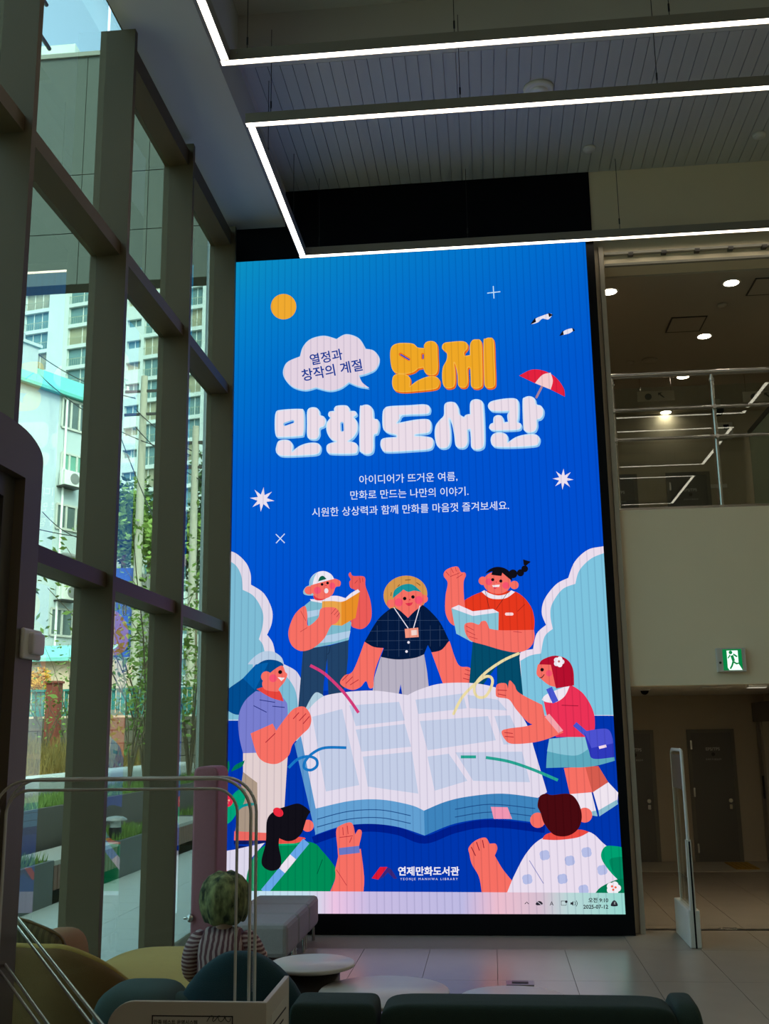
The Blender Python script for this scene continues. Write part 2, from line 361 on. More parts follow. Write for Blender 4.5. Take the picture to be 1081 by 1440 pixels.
# ------------------------------------------------------------------ balcony railing
YR = YW+.10
rl = empty('balcony_railing', (1.3,YR,3.86)); tag(rl, 'stainless steel balcony railing with three tubes and clear glass panes', 'railing')
def rp(name, mb, m): mb.v = [(v[0]-1.3, v[1]-YR, v[2]-3.86) for v in mb.v]; return mb.build(name, m, rl)
zt0, zt1, zt2 = onY(950,526,YR).z, onY(950,575.5,YR).z, onY(950,617,YR).z
rp('top_rail', MB().tube([(1.31,YR,zt0),(XR,YR,zt0)], .030, 12), steel_m)
for z in (zt1, zt2): rp('middle_rail', MB().tube([(1.31,YR-.03,z),(XR,YR-.03,z)], .016, 10), steel_m)
posts = [onY(866,640,YR).x, onY(1009,640,YR).x]; d_ = posts[1]-posts[0]; posts += [posts[1]+d_*k for k in (1,2,3)]
for x in posts:
    rp('post', MB().tube([(x,YR,3.86),(x,YR,zt0-.01)], .019, 10).cyl((x,YR,zt0-.09), .028, .03, 12), steel_m)
    for z in (zt1, zt2): rp('clamp', MB().cyl((x,YR-.05,z), .022, .04, 10, axis=1), steel_m)
pg = glass('clear_glass', (.90,.95,.92), 1.55)
for i in range(len(posts)-1):
    rp('glass_pane', MB().box((posts[i]+.03,YR+.03,3.90),(posts[i+1]-.03,YR+.038,zt0-.12)), pg)
rp('base_channel', MB().box((1.31,YR-.02,3.855),(XR,YR+.06,3.90)), steel_m)

# ------------------------------------------------------------------ doors
txt_m = mat('pale_lettering', (205,205,200), .6)
def text_mesh(body, offset=0.0, space=1.0):
    cu = bpy.data.curves.new('lettering', 'FONT'); cu.body = body; cu.align_x = 'CENTER'; cu.align_y = 'CENTER'; cu.offset = offset; cu.space_character = space; cu.resolution_u = 3
    o = bpy.data.objects.new('lettering', cu); COL.objects.link(o); bpy.context.view_layer.update()
    me = bpy.data.meshes.new_from_object(o.evaluated_get(bpy.context.evaluated_depsgraph_get()))
    vs = [v.co.copy() for v in me.vertices]; fs = [tuple(pg_.vertices) for pg_ in me.polygons]
    bpy.data.objects.remove(o); bpy.data.curves.remove(cu); bpy.data.meshes.remove(me)
    x0 = min(v.x for v in vs); x1 = max(v.x for v in vs); y0 = min(v.y for v in vs); y1 = max(v.y for v in vs)
    return vs, fs, (x0,x1,y0,y1)
def wall_text(body, name, c, width, m, parent, offset=0.0, org=(0,0,0)):
    """flat lettering facing -Y at c"""
    vs, fs, (x0,x1,y0,y1) = text_mesh(body, offset); s = width/(x1-x0)
    mb = MB(); mb.add([(c[0]+(v.x-(x0+x1)/2)*s-org[0], c[1]-org[1], c[2]+(v.y-(y0+y1)/2)*s-org[2]) for v in vs], fs)
    return mb.build(name, m, parent)
def steel_door(n, x0, x1, z0, z1, label, lettering):
    o = (x0, YFAR, z0); t = empty('door_%d' % n, o); t['kind'] = 'structure'; t['label'] = label
    L = lambda a: (a[0]-o[0], a[1]-o[1], a[2]-o[2])
    f = MB().box(L((x0-.05,YFAR-.03,z0)), L((x0,YFAR-.001,z1+.05))).box(L((x1,YFAR-.03,z0)), L((x1+.05,YFAR-.001,z1+.05))).box(L((x0,YFAR-.03,z1)), L((x1,YFAR-.001,z1+.05)))
    f.build('door_frame', mat('door_frame_grey', (110,107,100), .5), t)
    MB().box(L((x0,YFAR-.022,z0)), L((x1,YFAR-.001,z1))).build('door_leaf', door_m, t)
    for z in (z0+.12, (z0+z1)/2, z1-.22): MB().box(L((x0-.012,YFAR-.04,z)), L((x0+.012,YFAR-.02,z+.12))).build('hinge', steel_m, t)
    h = MB().cyl(L((x1-.07,YFAR-.055,z0+(z1-z0)*.47)), .028, .035, 14, axis=1); h.box(L((x1-.09,YFAR-.05,z0+(z1-z0)*.44-.06)), L((x1-.05,YFAR-.03,z0+(z1-z0)*.44)))
    h.build('door_handle', steel_m, t)
    if lettering:
        xc = (x0+x1)/2+.02
        wall_text('EPS/TPS', 'lettering', (xc,YFAR-.0235,z1-.22), .19, txt_m, t, .02, o)
        wall_text('관계자 외 출입금지', 'lettering', (xc,YFAR-.0235,z1-.36), .21, txt_m, t, 0, o)
        MB().cyl(L((xc,YFAR-.0245,z1-.29)), .026, .002, 16, axis=1).build('round_emblem', dark_m, t)
    return t
steel_door(1, 2.755, 3.30, 0, 1.72, 'grey steel utility door behind the security gate', True)
steel_door(2, 1.72, 2.20, 0, 1.72, 'grey steel door partly hidden by the display edge at the far wall', True)
ux0 = onY(942,690,YFAR).x; ux1 = onY(994,690,YFAR).x; uz = onY(968,669,YFAR).z
steel_door(3, ux0, ux1, 3.52, uz, 'grey steel utility door on the upper floor behind the railing', True)
steel_door(4, ux0-1.03, ux0-.52, 3.52, uz, 'grey steel door on the upper floor at the left railing post', True)
# sliding glass door of the vestibule
sd = empty('door_5', (3.66,13.0,0)); sd['kind'] = 'structure'; sd['label'] = 'glazed sliding door with grey frame at the right of the vestibule'
def sp_(name, mb, m): mb.v = [(v[0]-3.66, v[1]-13.0, v[2]) for v in mb.v]; return mb.build(name, m, sd)
sp_('door_header', MB().box((3.60,12.6,1.86),(3.78,15.1,2.12)), door_m)
for y in (15.0, 14.82, 13.6): sp_('stile', MB().box((3.63,y,0),(3.69,y+.07,1.86)), mat('stile_aluminium', (150,144,132), .4, metal=.4))
sp_('bottom_rail', MB().box((3.63,12.6,0),(3.70,15.0,.08)), dark_m)
sp_('pane', MB().box((3.655,13.67,.08),(3.665,14.82,1.86)), mat('frosted_door_glass', (186,186,172), .35))
sp_('pull_handle', MB().tube([(3.60,14.80,.85),(3.60,14.80,1.15)], .015, 8), dark_m)
struct('wall_vestibule_side', MB().box((3.80,YW+.3,0),(3.95,YFAR,2.24)), wall_m)

# vestibule odds and ends
struct('threshold', MB().box((1.31,10.16,-.004),(3.9,10.22,.004)), mat('threshold_dark', (62,58,50), .3, metal=.7), floor)
p = onZ(1027,1308); g = tag(MB().box((-.06,-.02,0),(.06,.02,.012)).box((-.10,-.012,0),(-.075,.012,.01)).build('threshold_glint', mat('polished_chrome', (245,245,245), .08, metal=1.0), None, .003, (p.x,10.19,.004)), 'small chrome piece standing in for the glint on the dark threshold', 'threshold glint')  # chrome piece added to make the bright glint on the track
struct('stone_strip', MB().box((.9,14.15,0),(3.8,YFAR,.004)), mat('pale_stone', (188,184,172), .35), floor)
tp = empty('tactile_tile', (3.21,14.72,.004)); tag(tp, 'yellow tactile paving pad on the vestibule floor by the door', 'tactile paving')
tpm = mat('yellow_tactile', (176,138,52), .6)
MB().box((-.15,-.36,0),(.15,.36,.006)).build('pad', tpm, tp)
for i in range(6):
    for j in range(12): pass
for i in range(5): MB().box((-.125+i*.06,-.33,.006),(-.095+i*.06,.33,.012)).build('raised_bar', mat('tactile_bar', (196,156,64), .5), tp)
p = onZ(900,970,2.24); t = empty('security_camera', (p.x+.05,p.y,2.24)); tag(t, 'dark dome camera under the vestibule ceiling beside the jamb', 'camera')
MB().lathe([(0,-.012),(.06,-.012),(.065,0),(0,0)]).build('base', white_m, t); MB().lathe([(0,-.06),(.02,-.056),(.04,-.04),(.05,-.012),(0,-.012)]).build('dome', black_m, t)
p = onY(1064,971,11.4); t = empty('ceiling_lamp', (p.x,11.4,2.24)); tag(t, 'small white box lamp under the vestibule ceiling', 'light')
MB().box((-.10,-.06,-.045),(.10,.06,-.0)).build('body', white_m, t, .006); MB().box((-.09,-.05,-.05),(.09,.05,-.045)).build('lens', emit('soft_lamp', (255,246,225), .5), t)
t = empty('ceiling_lamp', (2.4,10.75,2.24)); tag(t, 'unseen flat panel lamp added on the vestibule ceiling just behind the header', 'light')  # hidden by the header, added to light the dim vestibule
MB().box((-.6,-.15,-.02),(.6,.15,0)).build('body', white_m, t); MB().box((-.58,-.13,-.023),(.58,.13,-.02)).build('lens', emit('vest_fill', (255,238,208), 17.0), t)
p = onZ(1005,966,2.24); tag(MB().box((-.16,-.1,-.012),(.16,.1,0)).build('air_vent', white_m, None, .003, (p.x,p.y,2.24)), 'flat white air grille on the vestibule ceiling under the exit sign', 'air vent')

# upper floor odds and ends
a = onY(1010,592,15.0); b = onY(1033,613,15.0)
t = empty('control_box', (a.x,YFAR,b.z)); tag(t, 'white wall box with a dark square on the upper far wall', 'control box')
MB().box((0,-.12,0),(b.x-a.x,-.001,a.z-b.z)).build('case', white_m, t, .01); MB().box((.08,-.124,(a.z-b.z)*.55),(.16,-.12,(a.z-b.z)*.85)).build('display', black_m, t)
p = onZ(990,588,6.38); t = empty('security_camera', (p.x,min(p.y,14.6),6.38)); tag(t, 'dark dome camera on the upper ceiling beside the white wall box', 'camera')
MB().cyl((0,0,-.12),.05,.12,14).build('mount', white_m, t); MB().lathe([(0,-.24),(.05,-.23),(.085,-.18),(.085,-.12),(0,-.12)]).build('dome', black_m, t)
for k, (px, lab) in enumerate(((922,'hanging ceiling sign plate left of the middle railing post'),(1071,'hanging ceiling sign plate at the right edge above the railing'))):
    q = onY(px, 557, 13.4); t = empty('hanging_sign', (q.x,13.4,q.z)); tag(t, lab, 'sign')
    MB().box((-.24,0,-.07),(.24,.02,.07)).build('plate', MATS['upper_ceiling'], t)
    MB().cyl((-.10,-.003,-.005),.045,.003,18,axis=1).build('round_symbol', dark_m, t)
    MB().prism([(.04,.02),(.10,-.03),(.11,-.02),(.06,.03),(.09,.045),(.03,.045),(.03,.0)],1,-.003,0).build('arrow', dark_m, t)
    for s in (-1,1): MB().tube([(s*.2,.01,.07),(s*.2,.01,6.38-q.z)],.004,6).build('rod', steel_m, t)
pt = empty('glass_partition', (3.9,13.2,3.52)); tag(pt, 'pale green glazed partition with dark top rail on the upper floor', 'partition')
MB().box((0,0,0),(.03,1.9,2.45)).build('panel', mat('pale_green_panel', (172,188,168), .35), pt); MB().box((-.02,0,2.45),(.05,1.9,2.52)).build('top_rail', dark_m, pt)
MB().box((-.02,-.06,0),(.05,0,2.86)).build('end_post', frame_m, pt)
cab = empty('wooden_cabinet', (4.05,14.5,3.52)); tag(cab, 'low brown wooden cabinet on the upper floor at the right edge', 'cabinet')
MB().box((0,0,0),(.9,.45,.75)).build('body', mat('brown_wood', (120,92,58), .5, aniso=(1,1,8)), cab, .008); MB().box((-.02,-.02,.75),(.92,.47,.78)).build('top', MATS['brown_wood'], cab)
tag(MB().box((-.12,-.02,-.03),(.12,0,.03)).build('wall_plate', white_m, None, .004, (onY(1010,684,YFAR).x, YFAR-.001, onY(1010,684,YFAR).z)), 'small horizontal wall plate right of the upper utility door', 'wall plate')

# ------------------------------------------------------------------ exit sign
a = onY(1005,912,YW); b = onY(1048,944.5,YW); ew = b.x-a.x; eh = a.z-b.z
es = empty('exit_sign', (a.x,YW,b.z)); tag(es, 'green lit emergency exit sign with running figure above the opening', 'exit sign')
MB().box((0,-.06,0),(ew,-.001,eh)).build('case', mat('grey_plastic', (196,192,186), .5), es, .004)
gx0, gx1 = ew*.2, ew*.86
MB().box((gx0,-.063,eh*.06),(gx1,-.06,eh*.94)).build('lit_panel', emit('exit_green', (8,128,66), 1.0), es)
gw = gx1-gx0
def exy(pts): return [(gx0+gw*x, eh*(.06+.88*y)) for x, y in pts]
MB().prism(exy([(.22,.93),(.80,.93),(.80,.30),(.98,.0),(.70,.0),(.30,.0),(.22,.12)]),1,-.0645,-.063).build('lit_doorway', emit('exit_white', (225,255,240), 1.25), es)
gm = MATS['exit_green']
fig = MB()
fig.cyl((gx0+gw*.42,-.066,eh*.80), eh*.075, .0015, 14, axis=1)
for pts in ([(.40,.68),(.55,.72),(.62,.45),(.48,.40)],[(.40,.68),(.28,.55),(.24,.58),(.38,.76)],[(.55,.72),(.72,.60),(.78,.66),(.56,.80)],[(.48,.42),(.40,.22),(.30,.08),(.38,.05),(.48,.18),(.58,.40)],[(.55,.44),(.70,.34),(.84,.36),(.84,.30),(.68,.26),(.52,.36)]):
    fig.prism(exy(pts),1,-.066,-.0645)
fig.build('running_figure', gm, es)
MB().cyl((ew*.10,-.063,eh*.38),.012,.003,12,axis=1).build('test_button', dark_m, es)

# ------------------------------------------------------------------ security gate at the opening
gt = empty('security_gate', (1.62,9.70,0)); tag(gt, 'slim library security gate with white base standing at the opening', 'security gate')
gwh = mat('gate_white', (205,203,195), .4); acr = glass('gate_acrylic', (.80,.78,.72), 1.25)
MB().box((-.045,-.35,0),(.05,.35,.30)).build('base', gwh, gt, .01)
MB().box((-.004,-.352,.0),(.010,-.3515,.85)).build('black_strip', black_m, gt)
MB().prism([(-.35,.30),(-.28,.30),(-.30,.86),(-.33,.86)],0,-.022,.022).build('front_upright', gwh, gt)
MB().box((-.012,-.30,.30),(.012,.19,1.58)).build('acrylic_plate', acr, gt)
MB().box((-.014,-.28,1.27),(.014,.17,1.56)).build('antenna_panel', mat('taupe_panel', (92,78,64), .6), gt)
MB().tube([(0,-.32,.8)]+[(0,-.31,1.2)]+[(0,-.30,1.56),(0,-.285,1.595),(0,-.25,1.60),(0,.16,1.60),(0,.20,1.57),(0,.20,.30)], .014, 8).build('edge_tube', gwh, gt)
# floor box
a = onZ(712,1386); b = onZ(750,1380)
fb = empty('floor_outlet', (a.x,a.y,0)); tag(fb, 'small metal floor outlet plate set in the tiles before the display', 'floor outlet')
MB().box((0,0,0),(b.x-a.x,.14,.006)).build('plate', mat('outlet_metal', (120,118,118), .35, metal=.7), fb, .002); MB().box((.04,.05,.006),(b.x-a.x-.04,.10,.011)).build('lid', dark_m, fb)
# ------------------------------------------------------------------ LED display
disp = empty('led_display', (-.72,YS,0)); tag(disp, 'huge portrait LED display showing a blue library poster with cartoon readers', 'display')
DO = Vector((-.72,YS,0))
def dpart(name, mb, m, parent=disp): mb.v = [(v[0]-DO.x, v[1]-DO.y, v[2]-DO.z) for v in mb.v]; return mb.build(name, m, parent)
X0, X1, Z0, Z1 = -2.563, 1.119, .183, 6.638
dpart('cabinet', MB().box((-2.655,YS+.03,0),(1.20,YW-.002,6.64)), black_m)
fr_ = MB().box((-2.655,YS-.004,0),(X0,YS+.03,6.64)).box((X1,YS-.004,0),(1.20,YS+.03,6.655)).box((X0,YS-.004,0),(X1,YS+.03,Z0))
dpart('frame', fr_, black_m)

def screen_material():
    m = bpy.data.materials.new('led_pixels'); m.use_nodes = True; N = m.node_tree.nodes; L = m.node_tree.links
    N.remove(N['Principled BSDF'])
    at = N.new('ShaderNodeAttribute'); at.attribute_name = 'Col'
    ge = N.new('ShaderNodeNewGeometry'); sp = N.new('ShaderNodeSeparateXYZ'); L.new(ge.outputs['Position'], sp.inputs[0])
    mu = N.new('ShaderNodeMath'); mu.operation = 'MULTIPLY'; mu.inputs[1].default_value = 1/.0683; L.new(sp.outputs[0], mu.inputs[0])
    fr = N.new('ShaderNodeMath'); fr.operation = 'FRACT'; L.new(mu.outputs[0], fr.inputs[0])
    rp_ = N.new('ShaderNodeValToRGB'); e = rp_.color_ramp.elements; e[0].position = 0; e[0].color = (.80,.80,.84,1); e[1].position = .16; e[1].color = (1,1,1,1)
    q = rp_.color_ramp.elements.new(.07); q.color = (.82,.82,.86,1); q = rp_.color_ramp.elements.new(.92); q.color = (.98,.98,.99,1); q = rp_.color_ramp.elements.new(1.0); q.color = (.80,.80,.84,1)
    L.new(fr.outputs[0], rp_.inputs[0])
    mx = N.new('ShaderNodeMix'); mx.data_type = 'RGBA'; mx.blend_type = 'MULTIPLY'; mx.inputs[0].default_value = 1
    L.new(at.outputs['Color'], mx.inputs[6]); L.new(rp_.outputs[0], mx.inputs[7])
    em = N.new('ShaderNodeEmission'); L.new(mx.outputs[2], em.inputs[0]); em.inputs[1].default_value = 1.0
    L.new(em.outputs[0], N['Material Output'].inputs[0]); return m
LED = screen_material()
LAYER = [0]
def catmull(pts, closed=True, n=6):
    """smooth curve; a third value on a point makes it a corner"""
    P = [Vector((q[0], q[1])) for q in pts]; cor = [len(q) > 2 for q in pts]; m = len(P); out = []
    for i in range(m if closed else m-1):
        p1, p2 = P[i], P[(i+1) % m]
        p0 = P[i-1] if (closed or i > 0) and not cor[i] else p1
        p3 = P[(i+2) % m] if (closed or i < m-2) and not cor[(i+1) % m] else p2
        for k in range(n):
            t = k/n
            out.append(.5*((2*p1)+(p2-p0)*t+(2*p0-5*p1+4*p2-p3)*t*t+(3*p1-p0-3*p2+p3)*t**3))
    if not closed: out.append(P[-1])
    return out
class Art:
    """one drawn element of the poster: flat coloured shapes given in photo pixels of a crop (ox, oy, scale)"""
    def __init__(s, name, crop): s.name = name; s.c = crop; s.v = []; s.f = []; s.col = []
    def px(s, p): ox, oy, k = s.c; return (ox+p[0]/k, oy+p[1]/k)
    def emitf(s, pts, faces, cols, raw=False):
        LAYER[0] += 1; Y = YS-LAYER[0]*.00009; o = len(s.v)
        for p in pts:
            q = p if raw else s.px(p); w3 = onY(q[0], q[1], Y); s.v.append((min(max(w3.x,X0),X1)-DO.x, Y-DO.y, min(max(w3.z,Z0),Z1)-DO.z))
        for i, f in enumerate(faces):
            s.f.append(tuple(j+o for j in f)); s.col.append(cols[i] if isinstance(cols, list) else [lin(cols)]*len(f))
        return s
    def poly(s, pts, col): return s.emitf(pts, [tuple(range(len(pts)))], col)
    def blob(s, pts, col, n=6): q = catmull(pts, True, n); return s.emitf(q, [tuple(range(len(q)))], col)
    def ell(s, c, rx, ry, col, n=28, rot=0.0):
        cr, sr = math.cos(rot), math.sin(rot)
        q = [(c[0]+rx*math.cos(2*math.pi*i/n)*cr-ry*math.sin(2*math.pi*i/n)*sr, c[1]+rx*math.cos(2*math.pi*i/n)*sr+ry*math.sin(2*math.pi*i/n)*cr) for i in range(n)]
        return s.emitf(q, [tuple(range(n))], col)
    def disc(s, c, r, col, n=20): return s.ell(c, r, r, col, n)
    def stroke(s, pts, w, col, smooth=True, cap=True):
        P = catmull(pts, False, 6) if smooth and len(pts) > 2 else [Vector((q[0],q[1])) for q in pts]
        vs = []; fs = []
        for i, p in enumerate(P):
            t = (P[min(i+1,len(P)-1)]-P[max(i-1,0)]); t = t.normalized() if t.length else Vector((1,0)); nrm = Vector((-t.y,t.x))*w/2
            vs += [p+nrm, p-nrm]
        for i in range(len(P)-1): fs.append((2*i,2*i+1,2*i+3,2*i+2))
        s.emitf(vs, fs, col); 
        if cap:
            LAYER[0] -= 1; n = 14
            for c in (P[0], P[-1]):
                q = [(c.x+w/2*math.cos(2*math.pi*i/n), c.y+w/2*math.sin(2*math.pi*i/n)) for i in range(n)]
                s.emitf(q, [tuple(range(n))], col); LAYER[0] -= 1
            LAYER[0] += 1
        return s
    def text(s, body, c, width, ang, col, bold=0.0, space=1.0):
        vs, fs, (x0,x1,y0,y1) = text_mesh(body, bold, space); k = width/(x1-x0); ca, sa = math.cos(ang), math.sin(ang)
        pts = []
        for v in vs:
            x = (v.x-(x0+x1)/2)*k; y = -(v.y-(y0+y1)/2)*k; pts.append((c[0]+x*ca-y*sa, c[1]+x*sa+y*ca))
        return s.emitf(pts, fs, col, raw=True)
    def build(s, parent=disp):
        me = bpy.data.meshes.new(s.name); me.from_pydata(s.v, [], s.f); ca = me.color_attributes.new('Col', 'FLOAT_COLOR', 'CORNER')
        i = 0
        for c in s.col:
            for q in c: ca.data[i].color = (q[0], q[1], q[2], 1); i += 1
        # faces towards the hall
        me.update(); me.materials.append(LED); o = bpy.data.objects.new(s.name, me); COL.objects.link(o); o.parent = parent; return o
PH = (0,0,1.0); A_ = (310,330,1.8965); T1 = (370,450,5.148); B_ = (300,740,3.603); C_ = (590,740,3.603); D_ = (300,1000,3.603); E_ = (590,1000,3.603)
P1 = (390,780,7.207); P2 = (460,790,4.914); P3 = (610,770,6.756); G_ = (300,1040,5.405)
SK = (247,112,100); SK2 = (236,92,88); PINK = (236,222,236); CHEEK = (248,84,112); BLK = (18,16,24)

# background: sky gradient and sea
bg = Art('poster_background', PH)
rows = [(0.0,(12,146,192),(0,104,206)),(.08,(6,134,200),(0,96,206)),(.2,(0,116,202),(0,86,206)),(.35,(0,96,206),(0,78,206)),(.55,(0,82,208),(0,74,206)),(.69,(0,72,206),(0,68,202)),(.69001,(0,52,172),(0,52,172)),(.97,(0,56,178),(0,54,172)),(1,(0,56,178),(0,54,172))]
vs = []; fs = []; cl = []; NX = 8
for t, l_, r_ in rows:
    z = Z1+(Z0-Z1)*t
    for i in range(NX+1): vs.append((X0+(X1-X0)*i/NX-DO.x, 0, z-DO.z))
for j in range(len(rows)-1):
    for i in range(NX):
        fs.append((j*(NX+1)+i, (j+1)*(NX+1)+i, (j+1)*(NX+1)+i+1, j*(NX+1)+i+1))
        def cc(jj, ii): a, b = lin(rows[jj][1]), lin(rows[jj][2]); return tuple(a[q]+(b[q]-a[q])*(ii/NX)**.7 for q in range(3))
        cl.append([cc(j,i), cc(j+1,i), cc(j+1,i+1), cc(j,i+1)])
bg.v = vs; bg.f = fs; bg.col = cl; bg.build()

# clouds
a = Art('cloud', B_); W_ = (226,218,232); CF = (126,188,212)
a.blob([(40,120,1),(62,120,1),(115,138),(165,185),(188,240),(190,296,1),(255,340),(296,420),(296,490),(272,550,1),(300,590),(314,650,1),(300,980,1),(20,980,1)], W_)
a.blob([(40,165,1),(65,166,1),(115,200),(142,255),(148,322,1),(205,355),(248,430),(250,500),(230,573,1),(250,600),(262,650,1),(300,980,1),(20,980,1)], CF)
a.blob([(140,770),(180,690),(240,640),(300,635),(345,665),(358,705,1),(410,730),(446,775,1),(446,985,1),(40,985,1),(60,800,1)], (186,206,228))
a.blob([(330,690,1),(370,705),(420,735),(447,780,1),(447,985,1),(330,985,1)], (216,212,230))
a.blob([(180,985,1),(190,760),(270,720),(350,745),(405,810),(425,880),(430,985,1)], CF)
a.poly([(30,700),(200,700),(200,978),(30,980)], CF)
a.build()
a = Art('cloud', C_); 
a.blob([(960,98,1),(922,103),(850,120),(785,180),(752,262,1),(690,295),(632,370),(618,440),(640,500,1),(592,545),(574,622,1),(510,640),(500,700,1),(520,960,1),(1000,960,1)], PINK)
a.blob([(960,134,1),(922,140),(862,168),(808,225),(788,292,1),(722,320),(670,395),(662,455),(674,520,1),(632,560),(614,645,1),(560,655),(510,682,1),(525,958,1),(1000,957,1)], (126,196,222))
a.build()

# small ornaments in the sky
Art('sun_disc', A_).disc((168,192), 34, (240,170,48), 36).build()
Art('plus_mark', A_).stroke([(711,156),(746,152)], 2.6, (190,225,250), cap=False).stroke([(727,137),(729,170)], 2.6, (190,225,250), cap=False).build()
Art('cross_mark', B_).stroke([(316,40),(361,85)], 5, (210,225,250), cap=False).stroke([(361,38),(317,86)], 5, (210,225,250), cap=False).build()
for nm, pts in (('sea_bird',[(828,238),(840,224),(858,216),(874,211),(884,213),(874,226),(858,224),(846,234)]),('sea_bird',[(906,268),(914,258),(926,252),(938,250),(942,254),(932,262),(920,266)])):
    b = Art(nm, A_); b.blob(pts, (232,228,240)); b.poly([(pts[0][0]-3,pts[0][1]+2),(pts[1][0]-1,pts[1][1]-3),(pts[1][0]+1,pts[1][1]+9)], BLK); b.poly([(pts[4][0]+3,pts[4][1]+1),(pts[3][0]-1,pts[3][1]-3),(pts[3][0]+2,pts[3][1]+9)], BLK); b.build()
def star(c, r, r2, n, rot):
    s = Art('star', A_); s.poly([(c[0]+(r if i % 2 == 0 else r2)*math.sin(math.pi*i/n+rot), c[1]-(r if i % 2 == 0 else r2)*math.cos(math.pi*i/n+rot)) for i in range(2*n)], (236,226,240)); s.build()
star((111,706), 33, 13, 8, .12); star((913,652), 28, 11, 8, .05)
u_ = Art('beach_umbrella', A_); u_.stroke([(862,395),(842,434)], 6, (170,130,150)); u_.blob([(796,376,1),(830,360),(865,364),(895,382),(915,410),(918,432,1),(880,413,1),(838,396,1)], (228,34,62)); u_.blob([(838,396,1),(858,374),(880,368,1),(886,390),(880,413,1)], (246,206,206)); u_.build()

# speech bubble
b = Art('speech_bubble', T1)
bub = [(268,264,1),(290,195),(345,140),(440,117),(530,140,1),(600,106),(690,135),(740,210,1),(800,225),(840,285),(815,352),(755,385),(692,402,1),(715,450),(766,491,1),(690,478),(620,450,1),(560,492),(480,510),(382,487,1),(300,505),(205,475),(148,395),(172,310)]
b.blob([(q[0]+4,q[1]+13)+q[2:] for q in bub], (140,200,240)); b.blob([(q[0]+((q[0]-490)*.012),q[1]+((q[1]-300)*.02))+q[2:] for q in bub], (180,222,250)); b.blob(bub, (228,212,226)); b.build()
Art('slogan_lettering', PH).text('열정과', (458.5,502), 46, math.radians(-11), (18,58,150), .015).text('창작의 계절', (466.5,520.5), 86, math.radians(-10.5), (18,58,150), .015).build()
# title lettering: each letter block is an outlined, shaded shape
def grow(q, d):
    n = len(q); out = []; area = sum(q[i].x*q[(i+1) % n].y-q[(i+1) % n].x*q[i].y for i in range(n)); sg = 1 if area > 0 else -1
    for i in range(n):
        t = q[(i+1) % n]-q[i-1]; t = t.normalized() if t.length else Vector((1,0)); out.append(q[i]+Vector((t.y,-t.x))*d*sg)
    return out
def title(name, shapes, slits, fill, edge, shade, K):
    t = Art(name, T1); sm = [catmull([(q[0]+K,q[1])+q[2:] for q in sh], True, 5) for sh in shapes]
    for dx, dy, g, col in ((9,11,2,shade),(5,6,2,shade),(0,0,2,edge),(0,0,-5,fill)):
        l0 = LAYER[0]
        for q in sm: LAYER[0] = l0; p2 = [v+Vector((dx,dy)) for v in grow(q, g)]; t.emitf(p2, [tuple(range(len(p2)))], col)
    for a, b, w in slits: t.stroke([(a[0]+K,a[1]),(b[0]+K,b[1])], w+8, shade, smooth=False); t.stroke([(a[0]+K+3,a[1]+3),(b[0]+K+3,b[1]+3)], w*.6, (0,88,205), smooth=False)
    t.build()
K2 = 978; OR = ((240,168,38),(246,182,66),(232,108,22)); WH = ((236,222,232),(206,234,252),(138,196,240))
title('title_letter', [[(-58,265),(-50,200),(-10,172),(60,168),(110,175),(140,200),(188,205,1),(188,180),(210,158),(250,155),(278,180),(283,260),(285,350),(270,390),(230,398),(195,380),(182,342,1),(142,350,1),(110,375),(60,388),(-10,385),(-45,350)],
  [(-43,440),(-33,405),(5,390),(60,398),(85,430),(80,484,1),(140,440),(210,412),(265,410),(295,435),(290,480),(255,500),(150,512),(40,520),(-20,510),(-40,480)]], [((15,248),(75,284),16),((176,250),(176,275),14)], *OR, K2)
title('title_letter', [[(318,205),(330,170),(380,160),(460,155),(495,170),(498,205),(475,235),(480,262,1),(520,255,1),(520,185),(535,150),(565,142),(598,160),(605,300),(607,440),(600,480),(565,495),(530,480),(525,420),(522,345,1),(500,350),(502,440),(490,480),(460,488),(435,470),(430,400),(415,330),(402,308),(410,380),(410,450),(395,485),(350,492),(325,465),(318,400),(325,340),(350,290),(352,240)],
  [(618,165),(630,138),(660,130),(688,150),(695,300),(700,440),(692,480),(660,492),(630,480),(622,420)]], [], *OR, K2)
title('title_letter', [[(92,672),(130,652),(265,645),(292,662),(297,760),(290,822),(268,840),(120,848),(92,832),(85,760)],[(320,660),(345,635),(385,637),(405,660),(410,688),(440,702),(452,735),(440,768),(408,785),(405,830),(385,860),(345,862),(320,840),(318,750)],
  [(95,920),(110,880),(150,868),(190,875),(212,905),(208,955,1),(260,915),(320,893),(380,890),(412,910),(410,950),(385,972),(300,980),(150,985),(105,970),(93,945)]], [((158,755),(212,736),18)], *WH, 0)
title('title_letter', [[(515,640),(535,622),(600,620),(622,640),(625,660,1),(665,662),(675,685),(652,702,1),(678,740),(680,800),(650,850),(612,878,1),(660,888),(682,910),(680,950),(650,968),(500,968),(465,955),(460,915),(480,895),(532,880,1),(490,860),(462,810),(460,750),(488,708,1),(472,690),(480,665),(515,660,1)],
  [(700,650),(715,622),(755,615),(785,635),(795,665),(800,712),(830,725),(838,770),(825,820),(800,835),(798,920),(785,960),(745,972),(710,955),(698,920)]], [((570,750),(572,796),18)], *WH, 0)
title('title_letter', [[(865,680),(880,640),(920,625),(1060,618),(1160,612),(1200,625),(1205,660),(1180,680),(1060,685),(985,690,1),(990,710),(965,748,1),(1010,740),(1110,722),(1190,720),(1212,745),(1210,795),(1185,818),(1108,828),(1095,838,1),(1180,845),(1225,860),(1228,905),(1200,935),(1100,945),(900,955),(860,935),(850,890),(870,858),(965,848,1),(960,832),(900,815),(868,780)]], [], *WH, 0)
